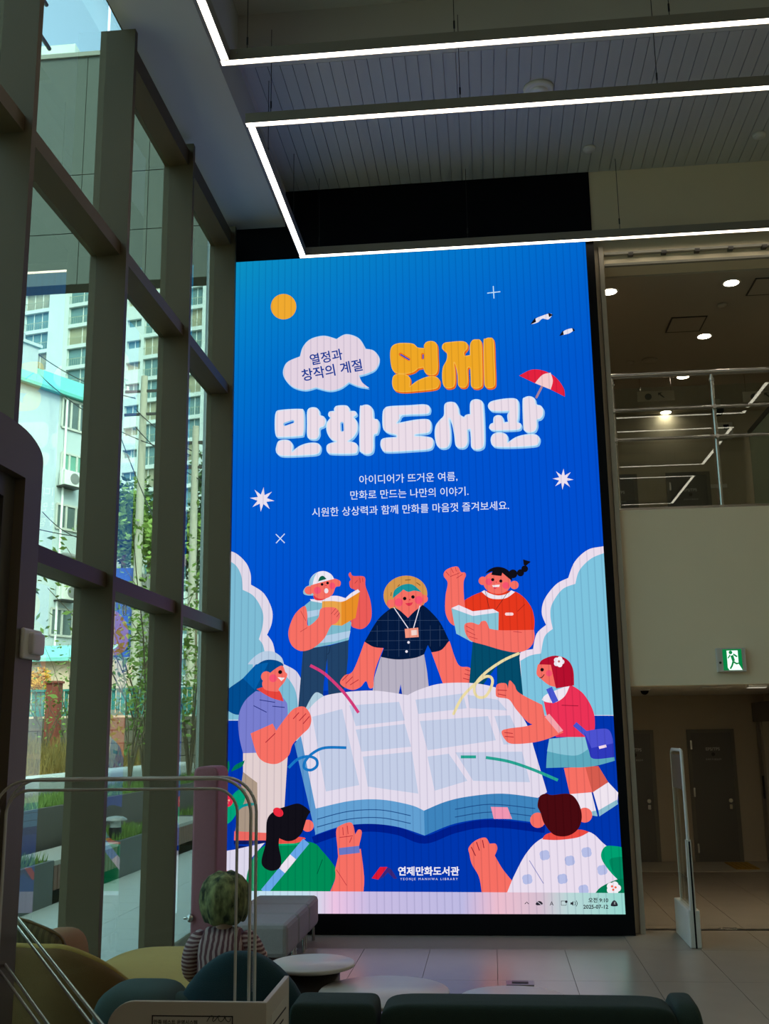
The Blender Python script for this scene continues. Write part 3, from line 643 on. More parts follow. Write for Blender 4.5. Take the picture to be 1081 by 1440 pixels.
title('title_letter', [[(335,615),(365,595),(410,600),(432,635),(442,682),(475,705,1),(490,688),(520,682,1),(520,610),(535,582),(570,575),(605,590),(615,640),(622,800),(620,900),(600,930),(560,938),(530,920),(525,850),(520,790,1),(500,795,1),(502,880),(480,920),(440,925),(415,905),(405,830),(388,750),(366,712),(376,800),(375,880),(355,920),(310,928),(280,905),(265,840),(270,770),(300,725),(330,690)]], [], *WH, K2)
title('title_letter', [[(650,625),(665,595),(720,578),(800,568),(850,572),(868,600),(868,700),(862,738),(885,752),(885,780),(860,795),(760,800),(690,800),(660,785),(665,757),(688,745,1),(692,705),(720,690),(750,700),(765,742,1),(795,738,1),(790,690),(805,660,1),(720,662),(670,655)],
  [(900,590),(915,562),(950,553),(985,570),(998,610),(1030,622),(1048,650),(1045,690),(1025,715),(1003,724),(1003,770),(985,805),(945,815),(915,800),(905,770)],
  [(670,860),(690,825),(740,815),(785,835),(790,890,1),(850,850),(920,830),(985,828),(1018,850),(1015,890),(985,910),(850,920),(720,920),(680,905)]], [], *WH, K2)
Art('subtitle_lettering', PH).text('아이디어가 뜨거운 여름,', (574,672.5), 138, math.radians(-2.1), (222,232,250), .004).build()
Art('subtitle_lettering', PH).text('만화로 만드는 나만의 이야기.', (575.5,693.5), 166, math.radians(-2.1), (222,232,250), .004).build()
Art('subtitle_lettering', PH).text('시원한 상상력과 함께 만화를 마음껏 즐겨보세요.', (577,715.5), 277, math.radians(-2.1), (222,232,250), .004).build()

# ---- reader with cap and orange book
p = Art('drawn_reader', P1)
p.poly([(260,960),(520,920),(500,1090),(470,1300),(455,1560),(210,1560)], (34,66,102)).poly([(500,930),(720,865),(715,1040),(690,1320),(610,1520),(520,1540)], (34,66,102))
p.stroke([(500,930),(492,1080)], 5, (20,40,70)).stroke([(535,925),(525,990),(505,1010)], 5, (20,40,70))
p.blob([(740,178),(766,215),(880,225),(893,320),(940,460),(955,600),(932,690),(865,750),(790,745),(745,700),(760,500),(790,370),(740,335),(728,280),(742,250),(720,205)], SK2)
p.stroke([(785,290),(810,260)], 4, (150,40,50)).stroke([(840,285),(835,240)], 4, (150,40,50)).stroke([(865,275),(862,238)], 4, (150,40,50))
p.poly([(355,450),(275,515),(300,600),(310,720),(400,800),(360,945),(540,912),(722,862),(750,690),(720,660),(640,470),(455,455)], (126,186,204))
p.poly([(300,575),(430,555),(415,615),(308,640)], (178,206,230)).poly([(440,830),(740,770),(722,862),(720,866),(400,900)], (178,206,230))
p.poly([(396,920),(540,893),(723,838),(720,866),(540,912),(360,945)], (126,186,204))
p.poly([(455,465),(650,475),(650,720),(540,712),(450,545)], (234,166,76)).poly([(648,475),(836,376),(792,640),(648,722)], (232,142,40))
p.blob([(465,430,1),(540,418),(610,418),(690,440,1),(745,390),(815,350,1),(838,375,1),(740,435),(690,466,1),(640,478),(560,470),(455,472,1)], (238,228,240))
p.blob([(275,520),(180,600),(122,730),(112,830),(150,925),(230,975),(320,965),(400,920),(480,840),(540,725),(600,690),(636,620),(605,550),(540,532),(440,548),(412,640),(310,722),(302,600)], SK)
for q in (((545,600),(590,545)),((575,610),(615,565)),((600,630),(630,590))): p.stroke(q, 4, (150,40,50))
p.stroke([(235,570),(288,670)], 4, (170,50,55)).stroke([(232,782),(300,740)], 4, (170,50,55))
p.poly([(330,450),(455,455),(450,490),(340,470)], (238,228,240)).blob([(365,400),(380,455),(450,462),(500,430),(430,400)], (226,60,70))
p.blob([(270,350),(300,320),(360,310),(380,400),(330,415),(275,405),(260,380)], (150,196,208))
p.ell((320,362), 46, 42, SK)
p.blob([(340,300),(362,400),(420,445),(500,440),(560,400),(590,330),(632,318),(640,275),(605,250),(560,245),(450,270)], SK)
p.disc((405,362), 36, CHEEK).ell((556,316), 30, 34, CHEEK)
p.blob([(320,315,1),(332,245),(390,185),(470,166),(540,195),(575,245,1),(460,275),(330,312,1)], (240,234,244)).blob([(320,315,1),(332,245),(400,180),(372,235),(356,306,1)], (150,198,222))
p.blob([(411,272,1),(430,228),(462,215),(498,246,1)], (18,98,76)).disc((452,301), 14, BLK).disc((508,287), 14, BLK).ell((495,366), 21, 26, (240,228,236)).disc((492,312), 6, (220,40,70))
p.build()
# ---- reader with straw hat and navy shirt
p = Art('drawn_reader', P2)
p.ell((540,228), 152, 132, (212,152,78), 36, -.15)
for q in (((540,127),(575,124)),((618,145),(642,162)),((440,235),(443,212)),((488,170),(500,158))): p.stroke(q, 5, (120,80,40))
p.poly([(370,655),(670,640),(690,760),(705,900),(520,930),(507,845),(490,930),(310,920),(325,800)], (184,178,194))
p.blob([(258,553,1),(388,598,1),(340,720),(322,800),(318,865),(290,872),(268,825),(230,865),(175,886),(115,865),(88,832),(120,785),(180,750)], SK)
p.blob([(720,626,1),(845,548,1),(905,710),(980,730),(1033,785),(1020,832,1),(900,842),(800,845,1)], SK)
for q in (((105,820),(145,780)),((130,840),(175,795)),((160,850),(215,815)),((955,745),(1005,760)),((950,775),(1025,795)),((940,805),(1015,825))): p.stroke(q, 5, (185,50,60))
p.blob([(440,320,1),(350,400),(258,552,1),(320,588),(392,596,1),(372,658,1),(480,675),(600,665),(668,640,1),(695,575,1),(722,626,1),(790,608),(842,545,1),(780,420),(700,330),(650,293,1),(610,330),(558,390,1),(520,350),(470,318,1)], (5,26,62))
for q in (((330,405),(800,405)),((285,480),(810,470)),((265,548),(835,540)),((385,610),(660,605))): p.stroke(q, 2.6, (52,72,104), cap=False)
for x in (345,420,495,570,640,712,778): p.stroke([(x,345 if 400<x<700 else 440),(x,655 if 400<x<690 else 585)], 2.6, (52,72,104), cap=False)
p.disc((440,288), 29, SK).disc((666,256), 29, SK)
p.blob([(455,260),(500,205),(570,190),(640,205),(672,255),(655,300),(600,345),(558,388,1),(512,345),(465,305)], SK)
p.blob([(452,252,1),(466,195),(525,158),(590,158),(650,208,1),(600,200),(560,208),(525,192,1),(500,215)], (26,148,158))
p.disc((494,280), 28, CHEEK).disc((632,264), 28, CHEEK).disc((535,254), 12, BLK).disc((592,243), 12, BLK).disc((570,262), 5, (220,40,70))
p.blob([(538,287,1),(565,284),(592,280,1),(582,298),(560,305)], (226,52,80))
p.stroke([(462,318),(558,458)], 6, (238,232,244)).stroke([(640,305),(597,455)], 6, (238,232,244)).poly([(535,464),(628,455),(632,520),(540,526)], (242,150,128)).poly([(580,474),(620,470),(622,505),(582,509)], (246,214,206))
p.disc((562,557), 9, (238,232,244)).disc((548,620), 9, (238,232,244)); p.build()
# ---- reader with braid and orange shirt
p = Art('drawn_reader', P3)
p.poly([(370,880),(820,990),(812,1050),(845,1400),(650,1400),(600,1300),(600,1120),(470,1300),(330,1330)], (4,76,106))
p.blob([(130,335),(92,270),(105,222),(160,190),(225,182),(256,232),(292,237),(303,268),(282,330),(286,480),(300,640),(215,738),(150,710),(108,610),(110,460)], SK)
for q in (((115,230),(145,265)),((165,200),(185,240)),((205,190),(212,225)),((155,275),(245,240)),((215,290),(270,255))): p.stroke(q, 5, (185,50,60))
p.blob([(480,412,1),(380,450),(290,500,1),(300,640,1),(420,790,1),(950,785,1),(955,690),(930,580),(870,490),(800,432),(740,410,1)], (230,56,30))
p.stroke([(795,605),(862,540)], 4, (140,20,20)).stroke([(688,632),(742,632)], 28, (250,214,214))
p.poly([(165,578),(360,640),(615,615),(612,785),(360,898),(212,818)], (136,196,214)).poly([(165,575),(235,545),(370,605),(560,583),(616,615),(370,650)], (238,228,240)).stroke([(348,650),(345,890)], 5, (150,205,200))
p.blob([(950,782,1),(956,850),(935,920),(875,975),(780,996),(650,975),(480,925),(365,892),(312,840),(288,765),(300,722),(360,712),(425,732),(450,702),(495,702),(526,770,1),(640,786)], SK)
for q in (((305,745),(378,785)),((310,790),(390,830)),((335,845),(412,868)),((755,798),(832,806))): p.stroke(q, 5, (185,50,60))
p.blob([(452,420,1),(480,404,1),(530,435),(610,455),(690,440),(735,406,1),(770,422,1),(690,478),(600,490),(520,475)], (240,230,240))
p.stroke([(485,405),(525,578)], 4, (60,30,30)).stroke([(716,402),(592,583)], 4, (60,30,30))
p.disc((750,250), 42, BLK).disc((822,240), 34, BLK).disc((862,202), 32, BLK).poly([(846,112),(920,134),(872,175),(852,165)], BLK)
p.disc((464,316), 40, SK).disc((764,356), 40, SK)
p.ell((600,335), 132, 106, SK, 32, .08)
p.blob([(485,250,1),(530,206),(600,183),(680,200),(732,250),(744,318,1),(690,275),(650,240,1),(640,270,1),(590,265),(545,258,1),(556,225,1),(515,238)], BLK)
p.disc((522,325), 33, CHEEK).disc((682,360), 33, CHEEK).disc((558,305), 15, BLK).disc((635,318), 15, BLK).disc((592,328), 6, (220,40,70)).poly([(552,358),(626,352),(620,374),(562,376)], (244,236,240)).poly([(562,378),(605,376),(580,396)], (226,52,80)); p.build()

# ---- big open book
p = Art('drawn_book', PH)
p.stroke([(440,1182),(480,1169),(520,1164),(560,1169),(597,1181),(640,1166),(690,1158),(766,1166)], 11, (0,30,140), cap=False)
p.blob([(414,1040,1),(428,1000),(442,975),(452,976,1),(470,1000),(440,1060,1)], (176,206,222))
p.poly([(414,1046),(423,1035),(445,1137),(444,1175)], (92,152,206))
p.blob([(423,1035,1),(430,1005),(446,985),(466.5,976),(522,971),(573,977.5,1),(590,969.5),(620.5,961.2),(665,960.6),(700,968),(714,980,1),(740,1017.5),(750,1050,1),(769,1114,1),(756,1122,1),(706,1116.6),(659,1120.5),(626,1128),(596,1140.5,1),(577,1133),(536,1125),(494,1126.5),(444,1138,1)], (228,220,236))
p.blob([(444,1137,1),(494,1126),(536,1124.5),(577,1132),(596,1140,1),(597,1175,1),(560,1163),(520,1158.5),(480,1162),(443,1174,1)], (98,160,210))
p.blob([(596,1140,1),(626,1127.5),(659,1120),(706,1116),(757,1122,1),(765,1160,1),(740,1155),(690,1151),(640,1158),(597,1175,1)], (62,132,188))
for y in (0,11): p.stroke([(446,1152+y),(490,1141+y),(535,1139+y),(577,1147+y)], 1.2, (30,80,140)).stroke([(640,1138+y),(690,1131+y),(752,1137+y)], 1.2, (30,80,140))
for q in ([(439,1008),(481,997),(505,1104),(458,1113)],[(491,992),(561,987),(569,1013),(500,1021)],[(500,1026),(569,1018),(578,1050),(508,1057)],[(510,1064),(579,1057),(588,1116),(517,1106)],[(584,984),(651,975),(656,996),(588,1004)],[(657,977),(700,984),(713,999),(660,996)],[(590,1014),(686,1007),(697,1041),(601,1055)],[(695,1007),(717,1006),(735,1046),(708,1047)],[(601,1064),(631,1060),(657,1098),(611,1112)],[(640,1058),(734,1057),(745,1100),(665,1098)]): p.poly(q, (196,206,230))
p.c = E_; p.poly([(360,485),(445,487),(468,546),(375,546)], (240,150,178)); p.build()
# ribbons
Art('ribbon', B_).stroke([(490,705),(560,745),(640,820),(690,880),(735,945)], 15, (214,60,122), cap=False).build()
Art('ribbon', C_).stroke([(172,950),(220,860),(310,775),(355,762),(368,795),(335,860),(290,862),(278,810),(330,745),(420,682),(500,645)], 14, (236,220,166)).build()
Art('ribbon', G_).stroke([(570,215),(640,150),(720,128),(780,150),(786,200),(740,232),(690,215),(700,160),(760,100),(850,62),(1010,62)], 21, (24,120,196), cap=False).build()
Art('ribbon', E_).stroke([(208,232),(285,232)], 15, (40,164,146), cap=False).stroke([(335,235),(450,255),(570,295),(700,350)], 15, (40,164,146), cap=False).build()

# ---- woman with blue hair, left
p = Art('drawn_reader', B_)
p.poly([(150,1140),(378,1135),(360,1420),(345,1565),(225,1565),(150,1350)], (226,208,208)).poly([(150,1245),(222,1300),(226,1565),(108,1565)], (172,152,134)).poly([(106,1545),(290,1555),(290,1592),(104,1592)], (240,106,98)).poly([(104,1592),(290,1592),(240,1612),(104,1612)], (10,26,96)).poly([(104,1616),(170,1622),(140,1650)], (10,26,96))
p.blob([(355,705),(310,678),(240,688),(150,770),(70,830),(50,885),(70,932),(140,952),(215,860),(262,810),(300,740)], (2,76,142)).poly([(150,770),(215,700),(280,690),(210,830)], (4,94,168))
p.blob([(215,835,1),(160,885),(128,960),(130,1060),(150,1150,1),(376,1142,1),(376,930),(365,885),(330,850,1)], (120,126,206))
p.stroke([(205,910),(268,942)], 4, (40,50,130)).stroke([(235,880),(310,892)], 4, (40,50,130)).stroke([(300,912),(360,918)], 4, (40,50,130))
p.blob([(188,1050,1),(300,1000,1),(318,1035,1),(372,962),(412,922),(462,916),(494,962),(488,1015),(450,1055),(402,1105),(382,1160),(340,1196),(300,1205),(250,1190),(218,1150)], SK)
for q in (((405,975),(432,945)),((435,985),(468,950)),((455,1000),(485,965)),((265,1095),(312,1050))): p.stroke(q, 4.5, (185,50,60))
p.blob([(218,825,1),(262,815),(330,830),(356,888,1),(290,868)], (232,70,62))
p.blob([(285,745),(345,706),(364,738),(374,752),(360,788),(332,822),(326,838),(262,828),(248,790)], SK).disc((268,762), 27, SK).disc((302,770), 20, CHEEK)
p.disc((338,739), 10, BLK).poly([(325,765),(362,768),(345,785)], (248,240,244)); p.build()
# ---- girl with red bob, right
p = Art('drawn_reader', C_)
p.poly([(730,1225),(840,1217),(875,1347),(760,1358)], SK).poly([(838,1217),(905,1215),(955,1297),(875,1350)], (214,92,78)).poly([(762,1357),(870,1348),(900,1468),(800,1440)], (240,230,240)).poly([(878,1347),(955,1297),(1008,1350),(1000,1410),(910,1470),(905,1440)], (240,230,240)).poly([(855,1450),(893,1440),(900,1470),(850,1462)], (140,190,206)).poly([(905,1440),(1000,1385),(1004,1408),(910,1470)], (140,190,206))
p.blob([(656,1077,1),(835,1060,1),(870,1135),(985,1165,1),(988,1188,1),(900,1212),(820,1222),(740,1222),(640,1225,1),(645,1150)], (92,168,188)).blob([(656,1077,1),(835,1060,1),(852,1130,1),(800,1160),(730,1158),(645,1140,1)], (136,196,214))
p.blob([(625,870,1),(700,830),(760,800,1),(830,850),(880,940),(886,1030),(865,1068,1),(690,1068,1),(650,980)], (236,50,86)).stroke([(720,907),(802,910)], 3.5, (150,20,50))
p.blob([(385,845),(392,802),(435,796),(447,822,1),(455,782),(480,805),(505,845),(620,905,1),(642,1000,1),(560,1000),(490,930),(452,878),(395,866)], SK)
p.blob([(415,1040),(450,1025),(560,1008),(640,960,1),(728,1045,1),(640,1080),(560,1098),(465,1102),(430,1078)], SK).poly([(634,966),(656,950),(727,1035),(702,1048)], (244,164,172))
for q in (((395,830),(440,832)),((398,850),(435,858)),((430,1045),(470,1050)),((432,1065),(475,1068))): p.stroke(q, 4, (185,50,60))
p.blob([(618,880,1),(645,850),(762,803,1),(735,860),(690,892),(645,892)], (240,230,242)).stroke([(655,820),(688,892)], 32, (72,86,206), cap=False)
p.blob([(598,700,1),(670,700,1),(690,815,1),(655,805),(612,772),(592,748)], SK).disc((655,745), 16, CHEEK)
p.blob([(604,700,1),(622,676),(682,656),(742,672),(776,722),(782,806,1),(690,822,1),(664,702,1)], (182,16,46)).disc((620,727), 9, BLK).stroke([(608,768),(620,765),(630,752)], 4, (60,10,20))
for k in range(5): p.disc((705+15*math.cos(k*1.2566), 687+15*math.sin(k*1.2566)), 13, (246,240,246))
p.disc((705,685), 6, (200,120,110))
p.stroke([(785,1002),(852,1060)], 26, (72,86,206), cap=False).blob([(832,1040,1),(900,1028),(955,1030),(978,1080),(986,1170,1),(880,1178),(856,1135)], (46,56,186)).blob([(832,1040,1),(900,1028),(955,1030),(976,1070),(980,1100,1),(870,1124,1)], (76,82,208)).stroke([(908,1122),(945,1113)], 14, (246,220,236), cap=False); p.build()
# ---- plants at both lower corners
p = Art('drawn_plant', G_); GR = (0,116,88)
p.blob([(82,270,1),(95,200),(118,158,1),(124,210),(108,268,1)], GR).blob([(132,245,1),(165,195),(238,158,1),(215,205)], GR).blob([(78,655,1),(78,540,1),(140,430),(200,376),(242,388),(232,480),(175,565),(130,625)], (0,166,122)).stroke([(185,530),(235,500),(305,490)], 20, (0,150,150))
p.disc((105,468), 44, (236,42,78))
for q in ((96,455),(118,462),(105,482)): p.disc(q, 8, (250,170,150))
p.poly([(70,850),(150,838),(390,785),(290,900),(240,1160),(70,1160)], (226,220,240)).disc((85,1000), 18, (244,120,110)); p.build()
# ---- girl with black hair, bottom left
p = Art('drawn_reader', G_)
p.blob([(240,1160,1),(262,1000),(320,870),(400,800),(490,772),(740,780),(830,850),(935,990),(920,1070),(880,1160,1)], (0,140,86)).stroke([(788,1020),(828,912)], 4, (0,70,50))
p.blob([(925,985,1),(945,900),(950,870,1),(1000,860,1),(1120,830,1),(1145,1040),(1140,1160,1),(885,1160,1),(925,1060)], SK)
p.stroke([(935,990),(1012,1108)], 4, (185,50,60)).blob([(490,742,1),(660,740,1),(700,752),(630,786),(500,792)], (232,82,72)).stroke([(495,800),(640,795)], 14, (0,176,120))
p.stroke([(385,1160),(705,772)], 60, (104,166,232), cap=False).stroke([(520,996),(606,892)], 60, (236,226,240), cap=False)
p.disc((716,655), 46, SK)
p.blob([(408,610),(470,540),(560,506),(640,486),(695,510),(738,548,1),(712,590),(692,650),(670,712),(620,760),(560,772),(500,750,1),(497,810),(516,920),(500,978),(440,998),(382,970),(366,915),(398,780)], BLK)
p.ell((492,552), 42, 32, (236,42,62), 20, .6)
p.c = D_; p.blob([(622,605),(645,578),(700,566),(718,625,1),(735,600),(752,615),(737,690),(741,735,1),(632,745,1),(628,690)], SK)
for q in (((655,590),(658,628)),((678,582),(682,622)),((640,640),(705,632)),((690,665),(700,640))): p.stroke(q, 3.5, (185,50,60))
p.stroke([(636,712),(740,700)], 36, (106,120,196), cap=False); p.build()
# ---- boy with brown hair, bottom right
p = Art('drawn_reader', E_)
p.blob([(252,725),(248,692),(282,656),(332,641),(354,672,1),(384,672),(393,698),(380,732,1),(420,800),(470,862,1),(445,925,1),(315,925,1),(300,840),(264,775)], SK)
for q in (((262,690),(282,732)),((288,665),(302,705)),((318,655),(325,692))): p.stroke(q, 4.5, (150,30,50))
p.blob([(440,925,1),(480,830),(540,720),(610,650),(700,622),(850,610),(925,665),(965,710),(1005,810),(1042,925,1)], (234,222,238))
for q in ((633,730),(760,758),(845,715),(545,852),(723,850),(925,805),(830,905)):
    for k in range(4): p.disc((q[0]+10*math.cos(k*1.57+.6), q[1]+10*math.sin(k*1.57+.6)), 18, (182,190,230), 14)
p.stroke([(556,758),(626,872)], 4, (150,150,200)).blob([(620,650,1),(655,618),(800,600),(858,612,1),(800,640),(700,653)], (236,76,66)).disc((598,553), 39, SK).disc((836,527), 38, SK)
p.blob([(597,480),(608,432),(640,418),(670,425),(760,420),(806,470),(821,540),(800,600),(745,633),(680,626),(632,572),(612,515)], (72,10,16)); p.build()
p = Art('drawn_plant', E_)
p.blob([(1040,692,1),(990,684),(940,686),(918,730),(940,782),(1000,850),(1045,870,1)], (0,160,112)).blob([(1045,740,1),(1000,740),(960,760),(1000,850),(1045,870,1)], (0,134,94)).blob([(885,928,1),(920,890),(1000,853),(1045,850,1),(1045,928,1)], (0,122,82))
for k in range(5): p.disc((982+20*math.cos(k*1.2566), 897+17*math.sin(k*1.2566)), 18, (244,238,244))
for q in ((974,888),(992,893),(980,905)): p.disc(q, 6, (244,110,80))
p.build()
# ---- library logo
Art('library_logo', (500,1200,6.0)).poly([(205,115),(268,115),(190,222),(135,210)], (222,24,54)).poly([(268,122),(292,140),(235,200),(190,222)], (60,40,120)).poly([(268,115),(300,135),(350,212),(325,216),(270,160)], (60,40,120)).build()
Art('logo_lettering', PH).text('연제만화도서관', (602.5,1225), 86, math.radians(.0), (238,236,248), .028).text('YEONJE MANHWA LIBRARY', (603,1236.6), 81, 0, (226,226,244), .0, 1.5).build()
# ---- task bar
tb = Art('task_bar', PH); stops = [(305,(190,226,240)),(430,(196,222,236)),(470,(236,196,226)),(520,(200,188,226)),(650,(190,186,226)),(700,(236,190,206)),(760,(214,192,208)),(800,(186,216,216)),(880,(150,216,206))]
pts = []; fs = []; cl = []
for x, c_ in stops: pts += [(x,1252.6+.0055*(x-300)),(x,1290)]
for i in range(len(stops)-1): fs.append((2*i,2*i+1,2*i+3,2*i+2)); a, b = lin(stops[i][1]), lin(stops[i+1][1]); cl.append([a,a,b,b])
tb.emitf(pts, fs, cl)
tb.stroke([(738,1271),(740.5,1268.5),(743,1271)], 1.0, (40,40,50), smooth=False); tb.blob([(753,1271),(756,1267.5),(760,1267.5),(763,1270.5),(761,1272.5),(755,1273)], (40,40,50)).stroke([(754,1267),(763,1274)], .9, (200,190,205))
tb.text('A', (775.5,1270.5), 5.5, 0, (40,40,50)).stroke([(789,1267),(796,1267),(796,1273),(789,1273),(789,1267)], .8, (40,40,50), smooth=False).disc((796,1268), 1.8, (40,40,50))
tb.poly([(802,1269),(804,1269),(806,1267),(806,1274),(804,1272),(802,1272)], (40,40,50)).stroke([(808,1268),(809,1270.5),(808,1273)], .8, (40,40,50)).stroke([(810,1266.5),(811.6,1270.5),(810,1274.5)], .8, (40,40,50))
tb.text('오전 9:10', (841,1265.7), 28, 0, (30,30,40), .022).text('2025-07-12', (837.5,1275.2), 35, 0, (30,30,40), .022)
tb.blob([(859,1274),(860,1269),(863.5,1266),(867,1269),(868,1274)], (40,40,50)).text('z', (864,1270), 2.6, 0, (200,215,210)); tb.build()
# ------------------------------------------------------------------ seating, tables, child
def fab(name, rgb): return mat(name, rgb, .9, var=.10, scale=40, bump=.25, bscale=260)
teal_m = fab('teal_velvet', (28,62,70)); teal2_m = fab('sea_green_velvet', (60,82,76)); dgreen_m = fab('dark_green_velvet', (34,54,46))
must_m = fab('mustard_fabric', (182,158,84)); must2_m = fab('brown_mustard_fabric', (112,86,44)); mauve_m = fab('mauve_fabric', (146,96,104)); grey_m = fab('grey_fabric', (142,138,138))
ochre_m = fab('ochre_fabric', (150,112,74)); cush_m = bands('patterned_cushion', (112,100,62), (92,82,50), 0, 30, .5)

# teal lounge chair, back to the viewer
t = empty('lounge_chair', (-1.20,4.98,0)); tag(t, 'teal velvet lounge chair seen from behind with a round back', 'chair')
def bend(p): return Vector((p.x, p.y+.55*p.x*p.x, p.z))
def dome(p):
    return Vector((p.x*(1.0 if p.z < 0 else math.sqrt(max(0.0,1-(p.z/.46)**2)*.92+.08)), p.y+.45*p.x*p.x, p.z))
MB().sup((0,.06,.36),(.335,.07,.44),.55,.6,20,36,None,dome).build('backrest', teal_m, t)
MB().sup((0,.42,.33),(.33,.36,.11),.35,.35).build('seat', teal_m, t)
MB().sup((-.47,.10,.40),(.20,.22,.25),.5,.5,18,32).build('armrest', teal2_m, t)
MB().sup((-.30,.10,.46),(.24,.09,.15),.6,.6,14,28).build('armrest_return', teal2_m, t)
for x, y in ((-.55,.1),(.26,.1),(-.55,.72),(.26,.72)): MB().tube([(x,y,.24),(x,y,0)], [.022,.014], 10).build('leg', dark_m, t)

# dark green sofa
t = empty('sofa', (-.02,4.50,0)); tag(t, 'long dark green velvet sofa with its back to the viewer', 'sofa')
for x0, x1 in ((-.83,-.475),(-.465,.70)):
    MB().sup(((x0+x1)/2,.02,.44),((x1-x0)/2,.11,.285),.16,.12,20,44).build('back_cushion', dgreen_m, t)
    MB().sup(((x0+x1)/2,.50,.37),((x1-x0)/2,.38,.10),.25,.2).build('seat_cushion', dgreen_m, t)
MB().sup((-.02,.45,.20),(.76,.42,.10),.2,.15).build('base', dgreen_m, t)
MB().sup((.745,.09,.39),(.065,.17,.335),.45,.4,18,32).build('armrest', dgreen_m, t)
for x, y in ((-.7,.1),(.7,.1),(-.7,.8),(.7,.8)): MB().tube([(x,y,.12),(x,y,0)], .02, 8).build('leg', dark_m, t)

# mustard sofa by the windows
t = empty('curved_sofa', (-2.0,5.35,0)); tag(t, 'mustard curved sofa by the windows with a broad pale seat', 'sofa')
# curved shell back: from the wall side round to the right arm
out = []; inn = []
path = [(-.42,-.02),(-.30,-.04),(-.18,-.04),(-.08,-.01),(.02,.05),(.09,.15),(.13,.30)]
pc = catmull(path, False, 6); n = len(pc)
bk = MB(); rows_ = []
for i, q in enumerate(pc):
    tg = (pc[min(i+1,n-1)]-pc[max(i-1,0)]).normalized(); nr = Vector((-tg.y,tg.x)); s = i/(n-1)
    top = .765 if s < .3 else .765-.30*((s-.3)/.7)**1.7
    prof = [(-.055,.10),(-.06,.40),(-.055,top-.05),(-.03,top-.01),(0,top),(.03,top-.01),(.055,top-.05),(.055,.40),(.05,.10)]
    rows_.append([(q.x+nr.x*a, q.y+nr.y*a, z) for a, z in prof])
vs = [v for r__ in rows_ for v in r__]; m9 = 9
bk.add(vs, [(i*m9+k, (i+1)*m9+k, (i+1)*m9+k+1, i*m9+k+1) for i in range(n-1) for k in range(m9-1)], True)
bk.add(rows_[0], [tuple(range(m9))]); bk.add(rows_[-1], [tuple(range(m9-1,-1,-1))])
bk.build('backrest', must2_m, t)
pip = MB().tube([(r__[4][0], r__[4][1], r__[4][2]-.006) for r__ in rows_], .018, 8); pip.build('top_roll', must_m, t)
MB().sup((.03,.98,.335),(.50,.88,.10),.35,.42,16,44).build('seat_cushion', must_m, t)
MB().sup((.03,.98,.17),(.47,.84,.10),.3,.4,14,40).build('base', ochre_m, t)
MB().sup((-.46,.60,.50),(.13,.30,.23),.7,.7).build('side_bolster', ochre_m, t)
for x, y in ((-.3,.3),(.35,.4),(-.3,1.6),(.35,1.6)): MB().tube([(x,y,.1),(x,y,0)], .02, 8).build('leg', dark_m, t)
cu = empty('throw_cushion', (-2.42,5.56,.74)); tag(cu, 'olive patterned throw cushion leaning on the mustard sofa back', 'cushion')
T_ = Matrix.Rotation(math.radians(20),4,'Y') @ Matrix.Rotation(math.radians(24),4,'X')
MB().sup((0,0,0),(.17,.055,.10),.9,.35,12,32,T_).build('cover', cush_m, cu)
MB().tube([T_ @ Vector((.17*math.copysign(abs(math.cos(a*.2618))**.35,math.cos(a*.2618)), 0, .10*math.copysign(abs(math.sin(a*.2618))**.9,math.sin(a*.2618)))) for a in range(24)], .006, 6, closed=True).build('piping', must2_m, cu)

# high-backed mauve seat end
t = empty('high_back_seat', (-2.462,9.0,0)); tag(t, 'tall mauve upholstered high-back seat beside the display', 'seat')
o_ = [(-.11,.06)]+arc((-.045,1.455),.065,math.pi,math.pi/2,6)+arc((.045,1.455),.065,math.pi/2,0,6)+[(.11,.06)]
MB().prism(o_,1,0,.36).build('high_back', mauve_m, t, .02)
for x, y in ((-.08,.05),(.08,.05),(-.08,.31),(.08,.31)): MB().tube([(x,y,.08),(x,y,0)], .015, 8).build('foot', dark_m, t)
# ottomans in a row
for k in range(3):
    y0 = 8.20+k*.49; t = empty('ottoman', (-1.87,y0,0)); tag(t, ['grey box ottoman nearest the viewer in the row beside the child', 'grey box ottoman in the middle of the row of three', 'grey box ottoman touching the display end of the row'][k], 'ottoman', 'grey ottomans in a row')
    MB().box((-.28,.006,.13),(.28,.484,.375)).build('cushion', grey_m, t, .035)
    for x in (-.24,.24):
        for y in (.05,.44): MB().tube([(x,y,.135),(x,y,0)], .014, 8).build('leg', steel_m, t)

# round tables
tt_m = mat('pale_wood_laminate', (198,188,176), .35, var=.08, scale=5, aniso=(1,14,1))
def round_table(x, y, z, r, label, base):
    t = empty('round_table', (x,y,0)); tag(t, label, 'table', 'round coffee tables')
    MB().lathe([(0,z),(r-.006,z),(r,z-.006),(r-.004,z-.02),(r-.03,z-.028),(0,z-.028)],n=48).build('table_top', tt_m, t)
    if base == 'drum': MB().lathe([(0,z-.028),(.16,z-.028),(.15,0),(0,0)]).build('drum_base', mat('dark_wood_drum', (46,38,32), .5), t)
    else:
        for k in range(3):
            a = k*2.094+.5; MB().tube([(r*.55*math.cos(a),r*.55*math.sin(a),z-.028),(r*.85*math.cos(a),r*.85*math.sin(a),0)], .013, 8).build('leg', white_m, t)
round_table(-1.07,6.28,.50,.245,'round pale table on a dark drum beside the teal chair','drum')
round_table(-.63,5.99,.42,.355,'widest round pale coffee table behind the dark green sofa','legs')
round_table(.06,6.10,.36,.30,'lowest round pale coffee table, right of the widest one','legs')

